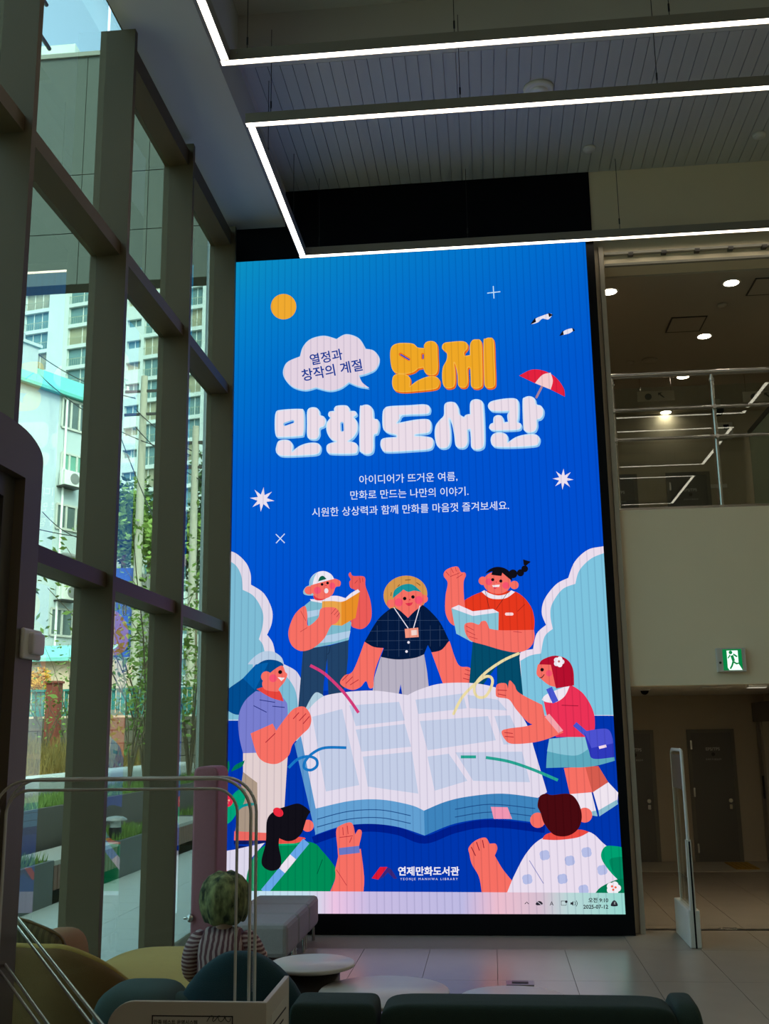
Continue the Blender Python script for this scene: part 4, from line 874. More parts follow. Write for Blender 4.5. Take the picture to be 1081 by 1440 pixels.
# ------------------------------------------------------------------ child on the sofa
ch = empty('person', (-1.47,5.80,.43)); tag(ch, 'child in a camouflage bucket hat and striped shirt sitting facing the display', 'person')
skin_m = mat('skin', (214,164,136), .55, var=.04)
def skin(name, nodes, edges, m, parent, root=0, sub=2):
    me = bpy.data.meshes.new(name); me.from_pydata([q[0] for q in nodes], edges, [])
    o = bpy.data.objects.new(name, me); COL.objects.link(o)
    md = o.modifiers.new('skin','SKIN'); md.use_smooth_shade = True
    if not me.skin_vertices: pass
    for i, q in enumerate(nodes):
        sv = me.skin_vertices[0].data[i]; r = q[1]; sv.radius = r if isinstance(r, tuple) else (r, r); sv.use_root = (i == root)
    ss = o.modifiers.new('sub','SUBSURF'); ss.levels = sub; ss.render_levels = sub
    bpy.context.view_layer.update()
    em = bpy.data.meshes.new_from_object(o.evaluated_get(bpy.context.evaluated_depsgraph_get())); em.name = name
    bpy.data.objects.remove(o)
    for pl in em.polygons: pl.use_smooth = True
    em.materials.clear(); em.materials.append(m); oo = bpy.data.objects.new(name, em); COL.objects.link(oo); oo.parent = parent; return oo
# one continuous body: pelvis, spine, neck, head, arms with fingers, legs along the seat
nodes = [((0,0,.05),.075),((0,0,.16),.07),((0,0,.27),.06),((0,.005,.345),.04),((0,.01,.385),.036),((0,.02,.44),(.075,.085)),((0,.02,.53),(.078,.088)),((0,.02,.58),.045)]
edges = [(0,1),(1,2),(2,3),(3,4),(4,5),(5,6),(6,7)]
def chain(start, pts):
    global nodes, edges
    pr = start
    for q in pts: nodes.append(q); edges.append((pr, len(nodes)-1)); pr = len(nodes)-1
    return pr
for s in (-1,1):
    h = chain(2, [((s*.10,0,.285),.032),((s*.165,.02,.22),.03),((s*.175,.06,.12),.03),((s*.12,.19,.08),.024),((s*.09,.24,.08),.022)])
    for k, (dx, L_) in enumerate(((-.022,.045),(-.008,.055),(.008,.052),(.022,.042))):
        chain(h, [((s*.085+dx,.275,.083),.0085),((s*.08+dx,.275+L_*.6,.072),.008),((s*.08+dx,.275+L_,.055),.007)])
    chain(h, [((s*.055,.25,.085),.009),((s*.035,.272,.078),.008)])
    chain(0, [((s*.07,.05,.05),.07),((s*.09,.24,.06),.055),((s*.085,.42,.045),.042),((s*.08,.56,.035),.034),((s*.08,.60,.045),.03),((s*.085,.62,.11),.025)])
body = skin('body', nodes, edges, skin_m, ch)
# face: eyes, nose, mouth, ears on the far side of the head
fc = MB()
for s in (-1,1): fc.sup((s*.032,.096,.49),(.010,.008,.011),1,1,8,12)
fc.build('eyes', mat('eye_dark', (30,22,18), .2), ch)
MB().sup((0,.108,.463),(.011,.014,.014),1,1,8,12).build('nose', skin_m, ch)
MB().sup((0,.100,.428),(.022,.007,.006),1,1,8,12).build('mouth', mat('lips', (176,98,92), .5), ch)
for s in (-1,1): MB().sup((s*.082,.01,.475),(.012,.02,.03),1,1,8,12).build('ear', skin_m, ch)
hr = MB().sup((0,.005,.50),(.092,.098,.095),1,1,16,24); hr.build('hair', mat('black_hair', (28,22,20), .6, bump=.3), ch)
shirt = skin('shirt', [((0,0,.02),.115),((0,-.01,.10),.12),((0,-.01,.20),.12),((0,-.005,.285),.10),((0,0,.345),.062),((.085,0,.292),.066),((-.085,0,.292),.066)], [(0,1),(1,2),(2,3),(3,4),(3,5),(3,6)], bands('striped_shirt', (104,64,70), (186,160,156), 0, 46, .52), ch)
shirt.scale = (1.28,.95,1.0)
for s in (-1,1):
    skin('sleeve', [((s*.085,0,.30),.066),((s*.15,.0,.265),.064),((s*.192,.025,.17),.056),((s*.195,.06,.09),.05),((s*.165,.13,.06),.043)], [(0,1),(1,2),(2,3),(3,4)], bands('striped_sleeve', (104,64,70), (186,160,156), 2, 46, .52), ch)
skin('trousers', [((0,0,.03),.105),((.075,.08,.055),.085),((.09,.25,.06),.07),((.085,.43,.045),.055),((-.075,.08,.055),.085),((-.09,.25,.06),.07),((-.085,.43,.045),.055)], [(0,1),(1,2),(2,3),(0,4),(4,5),(5,6)], mat('dark_trousers', (48,50,60), .85), ch)
hat_m = mat('camouflage_cloth', (96,108,62), .85, var=.45, scale=26, aniso=(1,1,.45), bump=.3, bscale=120)
hm = hat_m.node_tree
for nd in list(hm.nodes):
    if nd.type == 'MIX':
        mr = hm.nodes.new('ShaderNodeMapRange'); mr.inputs[1].default_value = .36; mr.inputs[2].default_value = .64; src_ = nd.inputs[0].links[0].from_socket
        hm.links.new(src_, mr.inputs[0]); hm.links.new(mr.outputs[0], nd.inputs[0])
for nd in hm.nodes:
    if nd.type == 'MIX': nd.inputs[6].default_value = lin((30,42,22))+(1,); nd.inputs[7].default_value = lin((150,156,100))+(1,)
def wob(p): return Vector((p.x*(1+.05*math.sin(9*math.atan2(p.y,p.x))), p.y*(1+.05*math.cos(7*math.atan2(p.y,p.x))), p.z+.006*math.sin(5*math.atan2(p.y,p.x)+2)))
hat = empty('bucket_hat', (0,0,0)); hat.parent = ch
hat_o = MB(); prof = [(0,.632),(.05,.628),(.09,.608),(.118,.575),(.134,.53),(.138,.485),(.132,.44),(.120,.405),(.108,.378),(.100,.372),(.096,.40),(.10,.44)]
vs = []; n = 36; m9 = len(prof)
for k in range(n):
    a = 2*math.pi*k/n
    for r, z in prof: vs.append(wob(Vector((r*math.cos(a), r*math.sin(a)+.01, z-.005))))
hat_o.add(vs, [(k*m9+i, ((k+1)%n)*m9+i, ((k+1)%n)*m9+i+1, k*m9+i+1) for k in range(n) for i in range(m9-1)], True)
bpy.data.objects.remove(hat)
ho = hat_o.build('bucket_hat', hat_m, ch)

# ------------------------------------------------------------------ entrance lobby casing at the left edge
XB = -1.96
yb = onX(61,650,XB).y; zb = onX(20,590,XB).z; zc = onX(61,650,XB).z
lob = struct('wall_lobby', MB(), wall_m) if False else empty('entrance_lobby', (-2.3,yb,0)); tag(lob, 'dark brown entrance lobby casing with a rounded top corner at the left edge', 'entrance lobby')
LO = Vector((-2.3,yb,0)); lob_m = mat('brown_casing', (98,88,72), .5, var=.03, scale=2)
def lp(name, mb, m, bevel=0): mb.v = [(v[0]-LO.x, v[1]-LO.y, v[2]) for v in mb.v]; return mb.build(name, m, lob, bevel)
ya = -.4; zt_ = onX(0,578,XB).z
RC = [(yb-.30+.30*math.cos(a), zc+(zt_-zc)*math.sin(a)) for a in [math.pi/2*i/8 for i in range(0,9)]]
prof = [(ya,0),(yb,0)]+RC+[(ya,zt_)]
q1 = onX(36,672,XB); q2 = onX(22,690,XB)
yi = q1.y; zi = q1.z
# casing is a frame around a recessed glazed door
ou = MB().prism(prof,0,-2.60,XB-.10)
lp('core', ou, lob_m)
fr2 = MB(); 
fr2.prism([(yi,0),(yb,0),(yb,zi),(yi,zi)],0,XB-.0999,XB)
fr2.prism([(ya,zi),(yb,zi)]+RC+[(ya,zt_)],0,XB-.0999,XB)
lp('frame', fr2, lob_m)
lp('inner_frame', MB().box((XB-.10,yi-.10,0),(XB-.045,yi,zi)).box((XB-.10,ya,zi-.10),(XB-.045,yi-.10,zi)), mat('inner_casing', (74,68,62), .45))
lp('glass_leaf', MB().box((XB-.09,ya,.02),(XB-.085,yi-.10,zi-.10)), glass('lobby_glass', (.5,.55,.55), 1.6))
lp('leaf_rail', MB().box((XB-.10,ya,zi-.62),(XB-.06,yi-.10,zi-.55)), mat('inner_casing2', (58,54,50), .45))
# white device on its side
a = onX(28,882,XB); b = onX(52,930,XB)
dv = empty('door_sensor', (XB,a.y,b.z)); tag(dv, 'white plastic sensor box mounted on the brown lobby casing', 'sensor')
MB().box((0,0,0),(.02,b.y-a.y,a.z-b.z)).build('back_plate', white_m, dv, .012)
MB().sup((.022,(b.y-a.y)*.60,(a.z-b.z)*.52),(.018,(b.y-a.y)*.34,(a.z-b.z)*.36),.3,.3,12,24).build('cover', mat('sensor_cover', (205,203,205), .35), dv)

# ------------------------------------------------------------------ near security gates of clear acrylic
YG = 3.9
edge_m = mat('acrylic_edge', (206,206,200), .18, var=.03, coat=.6); sheet_m = glass('clear_acrylic', (.97,.975,.975), 1.15)
g1 = empty('security_gate', (-1.4,YG,0)); tag(g1, 'clear acrylic security gate with rounded tube edges nearest the viewer', 'security gate')
GO = Vector((-1.4,YG,0))
def gp(name, mb, m, bevel=0, parent=g1, org=None):
    og = org or GO; mb.v = [(v[0]-og.x, v[1]-og.y, v[2]-og.z) for v in mb.v]; return mb.build(name, m, parent, bevel)
def loop(x0, x1, zt, r, y):
    pts = [(x0,y,0)]; pts += [(x0+r-r*math.cos(a), y, zt-r+r*math.sin(a)) for a in [math.pi/2*i/10 for i in range(11)]]
    pts += [(x1-r+r*math.sin(a), y, zt-r+r*math.cos(a)) for a in [math.pi/2*i/10 for i in range(11)]]; pts.append((x1,y,0)); return pts
xo = onY(352,1200,YG).x; xi = onY(333,1200,YG).x; zo = onY(200,1096,YG).z; zi_ = onY(200,1110,YG).z; xl = -1.885
gp('outer_tube', MB().tube(loop(xl,xo,zo,.13,YG-.0), .006, 8), edge_m)
gp('outer_tube', MB().tube(loop(xl,xo-.004,zo-.0,.13,YG+.11), .006, 8), edge_m)
gp('inner_tube', MB().tube(loop(xl+.05,xi,zi_,.09,YG), .0055, 8), edge_m)
pl = [(q[0],q[2]) for q in loop(xl,xo,zo,.13,0)]
gp('acrylic_sheet', MB().prism(pl,1,YG+.050,YG+.056), sheet_m)
gp('base', MB().box((xl,YG-.05,0),(xo,YG+.16,.10)), gwh, .01)
# notice board with a folded side wing
nb = empty('notice_board', (-1.05,YG-.10,0)); tag(nb, 'cream notice board with a folded side wing fixed before the acrylic gate', 'notice board'); NO = Vector((-1.05,YG-.10,0))
ybd = YG-.10; cream = mat('cream_board', (206,200,186), .5, var=.03)
bx0 = onY(165,1440,ybd).x; bx1 = onY(375,1410,ybd).x; bz = onY(300,1409,ybd).z
gp('front_panel', MB().prism([(bx0-.05,0),(bx1,0),(bx1,bz)]+arc((bx0+.06,bz-.10),.10,math.pi/2,math.pi,8)+[(bx0-.05,.3)],1,ybd,ybd+.018), cream, .003, nb, NO)
wy = onZ(412,1372,bz).y; wx = onZ(412,1372,bz).x
gp('side_wing', MB().box((bx1-.018,ybd+.018,0),(bx1,min(wy,ybd+.46),bz)), cream, .003, nb, NO)
pc0 = onY(214,1427,ybd); pc1 = onY(328,1427,ybd)
gp('paper_notice', MB().box((pc0.x,ybd-.003,pc0.z-.30),(pc1.x,ybd-.0005,pc0.z)), mat('paper', (212,208,198), .7), 0, nb, NO)
bl = MB(); 
for q in (((pc0.x,pc0.z-.004),(pc1.x,pc0.z)),((pc0.x,pc0.z-.30),(pc0.x+.004,pc0.z)),((pc1.x-.004,pc0.z-.30),(pc1.x,pc0.z))): bl.box((q[0][0],ybd-.0042,q[0][1]),(q[1][0],ybd-.003,q[1][1]))
gp('notice_border', bl, dark_m, 0, nb, NO)
wall_text('만족 테스트 운영시스템', 'notice_lettering', (pc0.x+.085,ybd-.0045,onY(250,1437,ybd).z), .155, mat('ink', (38,36,34), .7), nb, .02, NO)
sc_ = onY(310,1432,ybd); sq = MB()
for k in range(4): sq.tube([(sc_.x-.035+.02*k+.012*math.cos(a*.6), ybd-.005, sc_.z+.010*math.sin(a*.9+k)) for a in range(8)], .0012, 5)
gp('notice_drawing', sq, MATS['ink'], 0, nb, NO)
for k in range(6): gp('wing_text_line', MB().box((bx1+.0005,ybd+.10,bz-.10-.03*k),(bx1+.002,ybd+.34-.05*(k%3),bz-.094-.03*k)), MATS['ink'], 0, nb, NO)
gp('wing_notice', MB().box((bx1,ybd+.08,bz-.32),(bx1+.001,ybd+.38,bz-.06)), MATS['paper'], 0, nb, NO)

# slanting handrail of the entrance at the lower left
hd = empty('guard_rail', (-1.5,3.3,0)); tag(hd, 'pair of bent clear tubes of the entrance guard rail at the lower left corner', 'guard rail'); HO = Vector((-1.5,3.3,0))
for k, (pa, pb, zr) in enumerate((((20,1284),(146,1444),1.0),((20,1297),(131,1444),.985),((-20,1318),(70,1444),.90),((-20,1338),(57,1444),.885))):
    A, B = onZ(*pa, zr), onZ(*pb, zr); d = (A-B).normalized(); pts = [(B-d*.6)[:], B[:], A[:]]
    for i in range(1,9):
        a = math.pi/2*i/8; pts.append((A+d*.10*math.sin(a)+Vector((0,0,-.10*(1-math.cos(a)))))[:])
    e = Vector(pts[-1]); pts.append((e.x,e.y,0.0)); f_ = Vector(pts[0]); pts = [(f_.x,f_.y,0.0)]+pts
    gp('rail_tube', MB().tube(pts, .006, 8), edge_m, 0, hd, HO)
# ------------------------------------------------------------------ outside: terrace
pave_m = mat('granite_paving', (186,190,184), .6, var=.08, scale=5, bump=.1, bscale=90)
ter = struct('terrace', MB().box((-4.85,-4,-.3),(-2.80,30,-.022)), mat('paving_joint', (110,112,108), .9), None, 'grey granite terrace outside the windows')
pme = MB().box((.004,.003,-.022),(1.018,.507,0)).mesh('paving_slab'); pme.materials.append(pave_m)
for i in range(2):
    for j in range(38): linked(pme, 'paving_slab', ter, (-4.85+i*1.02, 3.0+j*.51, 0))
struct('ground', MB().box((-300,-60,-.6),(60,400,-.32)), mat('asphalt', (120,120,116), .9, scale=.5), None, 'street level ground beyond the terrace')
pl_m = mat('planter_grey', (92,94,92), .6, var=.05, scale=3); pl2_m = mat('planter_brown', (98,86,78), .6, var=.05); wood_m = mat('bench_wood', (128,84,66), .6, var=.15, scale=6, aniso=(6,6,.6)); soil_m = mat('soil', (84,72,52), .95)
grass_m = mat('grass_blades', (112,142,62), .75, var=.3, scale=10)
def grass(name, x0, x1, y0, y1, z, n, h, parent, m=grass_m):
    g = MB()
    for _ in range(n):
        x = random.uniform(x0,x1); y = random.uniform(y0,y1); a = random.uniform(0,6.28); hh = h*random.uniform(.5,1.2); w = .008+.006*random.random()
        lx, ly = random.uniform(-.4,.4)*hh, random.uniform(-.4,.4)*hh
        g.add([(x-w*math.cos(a),y-w*math.sin(a),z),(x+w*math.cos(a),y+w*math.sin(a),z),(x+lx,y+ly,z+hh)], [(0,1,2)])
    o = g.build(name, m, parent); o['kind'] = 'stuff'; return o
def planter(x0, x1, y0, y1, h, label, m, plants):
    t = empty('planter', ((x0+x1)/2,(y0+y1)/2,0)); tag(t, label, 'planter', 'terrace planters'); o = Vector(t.location)
    w_ = .05; b = MB()
    for q in (((x0,y0),(x1,y0+w_)),((x0,y1-w_),(x1,y1)),((x0,y0+w_),(x0+w_,y1-w_)),((x1-w_,y0+w_),(x1,y1-w_))): b.box(Vector((*q[0],0))-o, Vector((*q[1],h))-o)
    b.build('box', m, t); MB().box(Vector((x0+w_,y0+w_,0))-o, Vector((x1-w_,y1-w_,h-.06))-o).build('soil', soil_m, t)
    grass('grass', x0+.06-o.x, x1-.06-o.x, y0+.06-o.y, y1-.06-o.y, h-.06, plants, .16, t); return t
xf = -4.85
Y = lambda px, py: onX(px, py, xf).y
planter(-5.60,xf,8.5,11.55,.46,'low grey planter in front, left of the nearest bench',pl_m,2600)
planter(-5.60,xf,13.62,15.6,.46,'low grey planter carrying the bollard lamp',pl_m,1800)
planter(-5.60,xf,17.9,24,.46,'low grey planter farthest along the terrace',pl_m,1500)
planter(-6.7,-5.62,8.0,24,.92,'long raised planter behind the benches',pl2_m,9000)
def bench(y0, y1, label):
    t = empty('bench', (-5.15,(y0+y1)/2,0)); tag(t, label, 'bench', 'terrace benches'); o = Vector(t.location)
    MB().box(Vector((-5.45,y0,.40))-o, Vector((xf,y1,.45))-o).build('seat', mat('bench_top', (176,170,160), .6), t)
    n = int((y1-y0)/.105)
    sm_ = MB().box((0,0,0),(.025,.09,.26)).mesh('front_slat'); sm_.materials.append(wood_m)
    for k in range(n): linked(sm_, 'front_slat', t, Vector((xf-.03,y0+.01+k*.105,.14))-o)
    for y in (y0+.2,(y0+y1)/2,y1-.26): MB().box(Vector((-5.35,y,0))-o, Vector((-5.0,y+.06,.40))-o).build('leg', dark_m, t)
bench(11.57,13.58,'slatted wooden bench between the first two grey planters'); bench(15.65,17.85,'slatted wooden bench farther along the terrace')
p = onX(169,1184,-5.05)
t = empty('bollard_lamp', (-5.05,14.0,.40)); tag(t, 'short dark bollard lamp with a domed cap in the planter', 'lamp')
MB().cyl((0,0,0),.085,.20,20).build('post', dark_m, t); MB().cyl((0,0,.20),.07,.09,20).build('lens', mat('lamp_lens', (205,208,204), .3), t); MB().lathe([(.15,.29),(.145,.31),(.10,.335),(0,.35)]).build('cap', mat('lamp_cap', (150,152,150), .4), t)
# parapet wall behind the planters
wl = empty('parapet_wall', (-7.2,16,0)); tag(wl, 'pale low parapet wall with a rounded coping beyond the planters', 'wall')
MB().box((.10,-9,0),(.30,12,.90)).build('dark_plinth', mat('dark_recess', (70,66,64), .7), wl); MB().box((.301,-9,.42),(.36,12,.72)).build('pale_band', mat('pale_band', (196,204,198), .6), wl)
MB().prism(rrect(-.14,.90,.36,1.20,.08),1,-9,12).build('coping', mat('pale_coping', (216,218,212), .55), wl)
# garden bank behind
bank = struct('garden_bank', MB().prism([(-7.4,-.3),(-7.4,1.05),(-11.5,1.75),(-11.5,-.3)],1,6,60) if False else MB().add([(-7.36,2,.0),(-7.36,70,.0),(-7.36,70,1.15),(-7.36,2,1.15),(-14,2,1.7),(-14,70,1.7)],[(0,1,2,3),(3,2,5,4)]), mat('dry_bank', (150,116,58), .95, var=.3, scale=2), None, 'dry grassy bank behind the parapet')
dry_m = mat('dry_grass_blades', (140,120,62), .8, var=.3, scale=8)
gr = grass('bank_grass', -13.0,-7.5,13.5,23.3,1.2,7000,.5,None,dry_m)
me_ = gr.data
for v in me_.vertices: v.co.z += .55*min(1,max(0,(-7.36-v.co.x)/6.64))-.05
tag(gr, 'dry yellow grass growing on the garden bank', 'grass')

# stone retaining wall and metal fence along a line that recedes to the right
FY = 24.0
fl, fr3 = onY(60,1008,FY), onY(330,1004,FY)
fx0, fx1 = fl.x-4, fr3.x+2
rw = empty('retaining_wall', (fx0,FY,0)); tag(rw, 'grey stone block retaining wall under the green fence', 'wall')
ztop = onY(180,1008,FY).z; st_m = mat('stone_block', (112,108,94), .9, var=.18, scale=3, bump=.3, bscale=20)
MB().box((0,.05,0),(fx1-fx0,.4,ztop-.02)).build('backing', mat('mortar', (70,66,58), .95), rw)
bme = MB().box((.01,0,.01),(.59,.2,.29)).mesh('stone'); bme.materials.append(st_m)
z = ztop-.3; r_ = 0
while z > 1.0:
    x = -(.3 if r_ % 2 else 0)
    while x < fx1-fx0: linked(bme, 'stone', rw, (x, -.02+.02*random.random(), z)); x += .6
    z -= .3; r_ += 1
fz0, fz1 = ztop+.02, onY(180,968,FY).z
fen = empty('metal_fence', (fx0,FY,ztop)); tag(fen, 'sea green slatted metal fence on top of the stone wall', 'fence')
fg_m = mat('sea_green_paint', (58,138,132), .5, var=.06); h_ = fz1-fz0
sme = MB().box((0,0,0),(.085,.02,h_-.06)).mesh('slat'); sme.materials.append(fg_m); x = 0
while x < fx1-fx0: linked(sme, 'slat', fen, (x,.06,.05)); x += .115
for zz in (.04, h_-.02): MB().box((0,.02,zz),(fx1-fx0,.055,zz+.05)).build('rail', fg_m, fen)
x = .2
while x < fx1-fx0: MB().box((x,0,-.02),(x+.07,.07,h_+.06)).build('post', mat('fence_post_green', (44,96,92), .5), fen); x += 2.0
bp = onY(74,1020,FY-.5); tag(MB().box((-.14,-.14,-1.75),(.14,.14,0)).box((-.17,-.17,0),(.17,.17,.05)).build('brick_pillar', mat('red_brick', (136,66,54), .9, var=.2, scale=14), None, 0, (bp.x,FY-.5,onY(74,961,FY-.5).z)), 'square red brick pillar at the left end of the green fence', 'pillar')

# ------------------------------------------------------------------ trees and saplings
leafA = mat('sapling_leaves', (118,148,64), .7, var=.3, scale=3); leafB = mat('dark_leaves', (62,92,56), .7, var=.3, scale=2); leafC = mat('golden_leaves', (206,150,50), .7, var=.25, scale=3); bark = mat('bark', (104,92,72), .9, var=.2)
def leaves(n, fn, size):
    g = MB()
    for _ in range(n):
        c = fn(); s = size*random.uniform(.6,1.3); u = Vector((random.gauss(0,1),random.gauss(0,1),random.gauss(0,.6))).normalized(); v = u.cross(Vector((random.gauss(0,1),random.gauss(0,1),random.gauss(0,1)))).normalized()
        g.add([c-u*s, c+v*s*.45, c+u*s, c-v*s*.45], [(0,1,2,3)])
    return g
def sapling(px, X, zb, h, n, label, group='thin saplings beyond the parapet', lm=leafA, sp=.8):
    b = onX(px, 1075, X); b.z = zb; t = empty('sapling', b); tag(t, label, 'tree', group); tips = []
    st = MB()
    for k in range(9):
        a = random.uniform(0,6.28); lean = random.uniform(.2,sp*1.3); pts = [Vector((0,0,-.03))]; hh = h*random.uniform(.6,1)
        for i in range(1,6): s = i/5; pts.append(Vector((math.cos(a)*lean*s*s*h*.5+random.gauss(0,.02), math.sin(a)*lean*s*s*h*.5+random.gauss(0,.02), hh*s)))
        st.tube(pts, [.010*h/2,.009*h/2,.007*h/2,.005*h/2,.004*h/2,.0025*h/2], 5); tips += pts[2:]
    st.build('stems', bark, t)
    o = leaves(n, lambda: random.choice(tips[1:])+Vector((random.gauss(0,.16*h/2),random.gauss(0,.16*h/2),random.gauss(0,.16*h/2))), .034*h/2).build('foliage', lm, t); o['kind'] = 'stuff'
sapling(95,-8.6,1.22,3.0,380,'leaning sapling left of the brown fin, before the stone wall')
sapling(205,-6.2,.85,4.6,900,'tallest leafy sapling seen between the second and third fins')
sapling(182,-6.0,.85,3.0,420,'low bushy sapling left of the tallest one')
sapling(266,-6.2,.85,5.0,800,'slim sapling seen next to the display edge')
sapling(62,-9.0,1.25,2.4,260,'sparse sapling against the white house at the far left')
def tree(px, py, Yd, rx, rz, n, label, lm, size, trunk):
    c = onY(px, py, Yd); t = empty('tree', (c.x,c.y,c.z-trunk)); tag(t, label, 'tree', 'street trees')
    MB().tube([(0,0,0),(0,0,trunk)], [.18,.1], 8).build('trunk', bark, t)
    cl_ = [Vector((random.gauss(0,.4)*rx, random.gauss(0,.4)*rx, trunk+random.gauss(0,.4)*rz)) for _ in range(14)]
    o = leaves(n, lambda: random.choice(cl_)+Vector((random.gauss(0,.25)*rx,random.gauss(0,.25)*rx,random.gauss(0,.25)*rz)), size).build('foliage', lm, t); o['kind'] = 'stuff'
tree(212,750,42,1.7,1.7,2600,'mid green tree beside the concrete pole',leafA,.16,6.0)
tree(176,735,46,1.2,1.9,2000,'dark bluish tree left of the concrete pole',leafB,.17,6.0)
tree(276,745,44,.9,2.4,2200,'dark green tree close to the display edge',leafB,.16,6.5)
tree(56,964,30,.34,.42,2600,'small round golden tree at the white house wall',leafC,.05,2.2)

# ------------------------------------------------------------------ buildings
glaz = mat('far_window_glass', (96,134,136), .12, var=.25, scale=.3, spec=.6); glaz2 = mat('far_window_curtain', (150,150,124), .4, var=.2, scale=.5); wtm = mat('far_white_paint', (190,204,202), .7, var=.03, scale=.3); railm = mat('balcony_rail', (150,160,140), .6); brz = mat('window_frame_white', (222,226,220), .5)
def facade(P0, d, n_out):
    """frame with local x along d, y into the building, z up"""
    M_ = Matrix(((d.x, -n_out.x, 0, P0.x),(d.y, -n_out.y, 0, P0.y),(0,0,1,P0.z),(0,0,0,1))); return M_
# apartment tower
ang = math.radians(77.4); dl = Vector((-math.sin(ang), math.cos(ang), 0)); nn = Vector((-dl.y, dl.x, 0)); nn = nn if nn.y < 0 else -nn
R0 = onY(287,560,112.0); P0 = Vector((R0.x, R0.y, 0)); 
def tu(px, py): q = onP(px, py, P0, nn); return (q-P0).dot(dl), q.z
def tower():
    t = empty('apartment_tower', P0); t.matrix_world = facade(P0, dl, nn); tag(t, 'white apartment tower with stacked glazed balconies far behind', 'building')
    u1 = tu(0,500)[0]+6; FH = 2.72
    zbase = tu(115,456)[1]            # a slab edge seen in the photo
    zs = [zbase+FH*k for k in range(-13,9)]; ztop_ = onP(265,60,P0,nn).z
    MB().box((-.0,.5,0),(u1,14,zs[-1]+.6)).build('body', wtm, t)
    cols = []
    for a, b, kind in (((264,500),(283,500),'b'),((199,560),(230,560),'b'),((175,560),(195,560),'s'),((95,470),(150,470),'b'),((33,470),(67,470),'b')):
        ua, ub = sorted((tu(*a)[0], tu(*b)[0])); cols.append((ua,ub,kind))
    segs = sorted(cols); cur = -.0
    pier = MB()
    for ua, ub, k in segs: pier.box((cur,0,0),(ua,.5,zs[-1]+.6)); cur = ub
    pier.box((cur,0,0),(u1,.5,zs[-1]+.6)); pier.build('piers', wtm, t)
    for zi2, z in enumerate(zs):
        for ci, (ua, ub, k) in enumerate(cols):
            w = ub-ua
            if k == 's': MB().box((ua,0,z),(ub,.5,z+1.3)).build('spandrel', wtm, t); MB().box((ua,0,z+2.3),(ub,.5,z+FH)).build('spandrel', wtm, t)
            else: MB().box((ua,0,z-.25),(ub,.5,z+.22)).build('slab', wtm, t)
            z0, z1 = (z+1.3, z+2.3) if k == 's' else (z+.22, z+FH-.25)
            win_ = MB().box((ua,.42,z0),(ub,.46,z1)).build('window', glaz if (zi2+ci) % 3 else glaz2, t)
            nmul = 3 if w > 2.2 else 2
            mm = MB()
            for q in range(nmul+1): x = ua+w*q/nmul; mm.box((x-.04,.36,z0),(x+.04,.44,z1))
            mm.build('window_frame', brz, win_)
            if k == 'b':
                b = MB().box((ua,.06,z0+.9),(ub,.12,z0+.96))
                x = ua+.1
                while x < ub: b.box((x-.015,.08,z0),(x+.015,.1,z0+.9)); x += .3
                b.build('balcony_rail', railm, win_)
    return t
tower()
# white four-storey house
a2 = math.radians(26.4); dh = Vector((math.sin(a2), math.cos(a2), 0)); nh = Vector((dh.y, -dh.x, 0))
H0 = onY(86,700,45.0); HP = Vector((H0.x,H0.y,0))
def hu(px, py): q = onP(px, py, HP, nh); return (q-HP).dot(dh), q.z
hs = empty('white_house', HP); hs.matrix_world = facade(HP, dh, nh); tag(hs, 'white four-storey house with a turquoise roof edge seen through the first bays', 'building')
u0, u1 = -14.0, hu(150,700)[0]; zr = hu(86,552)[1]
hw_m = mat('house_white', (176,190,192), .8, var=.06, scale=.6); tq = mat('turquoise_roof', (92,178,170), .6, var=.08)
MB().box((u0,0,0),(u1,9,zr)).build('body', hw_m, hs)
rf = MB().add([(u0,-.25,zr),(u1+.2,-.25,zr),(u1+.2,1.6,zr+1.5),(u0,1.6,zr+1.5)],[(0,1,2,3)]).box((u0,-.3,zr-.15),(u1+.2,0,zr)).build('roof_edge', tq, hs)
cx, cz = hu(47,505); MB().box((cx-.5,.8,zr),(cx+.9,2.0,cz+1.0)).box((cx-.65,.7,cz+1.0),(cx+1.05,2.1,cz+1.15)).cyl((cx+.2,1.4,cz+1.15),.3,.5,14).build('chimney', mat('house_grey', (170,180,182), .8), hs)
MB().tube([(0,-.08,0),(0,-.08,zr-.2)], .06, 8).build('drain_pipe', mat('pipe_white', (230,232,230), .5), hs)
for (xa,ya2,xb,yb2,fm) in ((88,560,122,606,0),(86,636,117,672,1),(79,708,118,746,0),(78,784,108,810,1),(71,855,115,895,0)):
    ua, za = hu(xa,ya2); ub, zb2 = hu(xb,yb2); zc2 = hu(xa,yb2)[1]
    zlo = (zb2+zc2)/2
    w_ = MB().box((ua,-.03,zlo),(ub,.0,za)).build('window', mat('house_glass', (88,104,104), .15, var=.3, scale=1) if not fm else mat('house_glass_green', (104,160,140), .2, var=.3, scale=1), hs)
    f_ = MB()
    for q in (0,.33,.66,1): f_.box((ua+(ub-ua)*q-.05,-.08,zlo),(ua+(ub-ua)*q+.05,-.03,za))
    f_.box((ua,-.08,za-.05),(ub,-.03,za+.05)).box((ua,-.08,zlo-.05),(ub,-.03,zlo+.05)); f_.build('window_frame', mat('house_frame', (190,192,184), .5), w_)
for k, (px, py) in enumerate(((116,625),(113,693),(110,764))):
    ua, za = hu(px,py); MB().box((ua,-.03,za-.25),(ua+.9,0,za+.15)).build('air_vent', mat('vent_grey', (170,172,166), .6), hs)
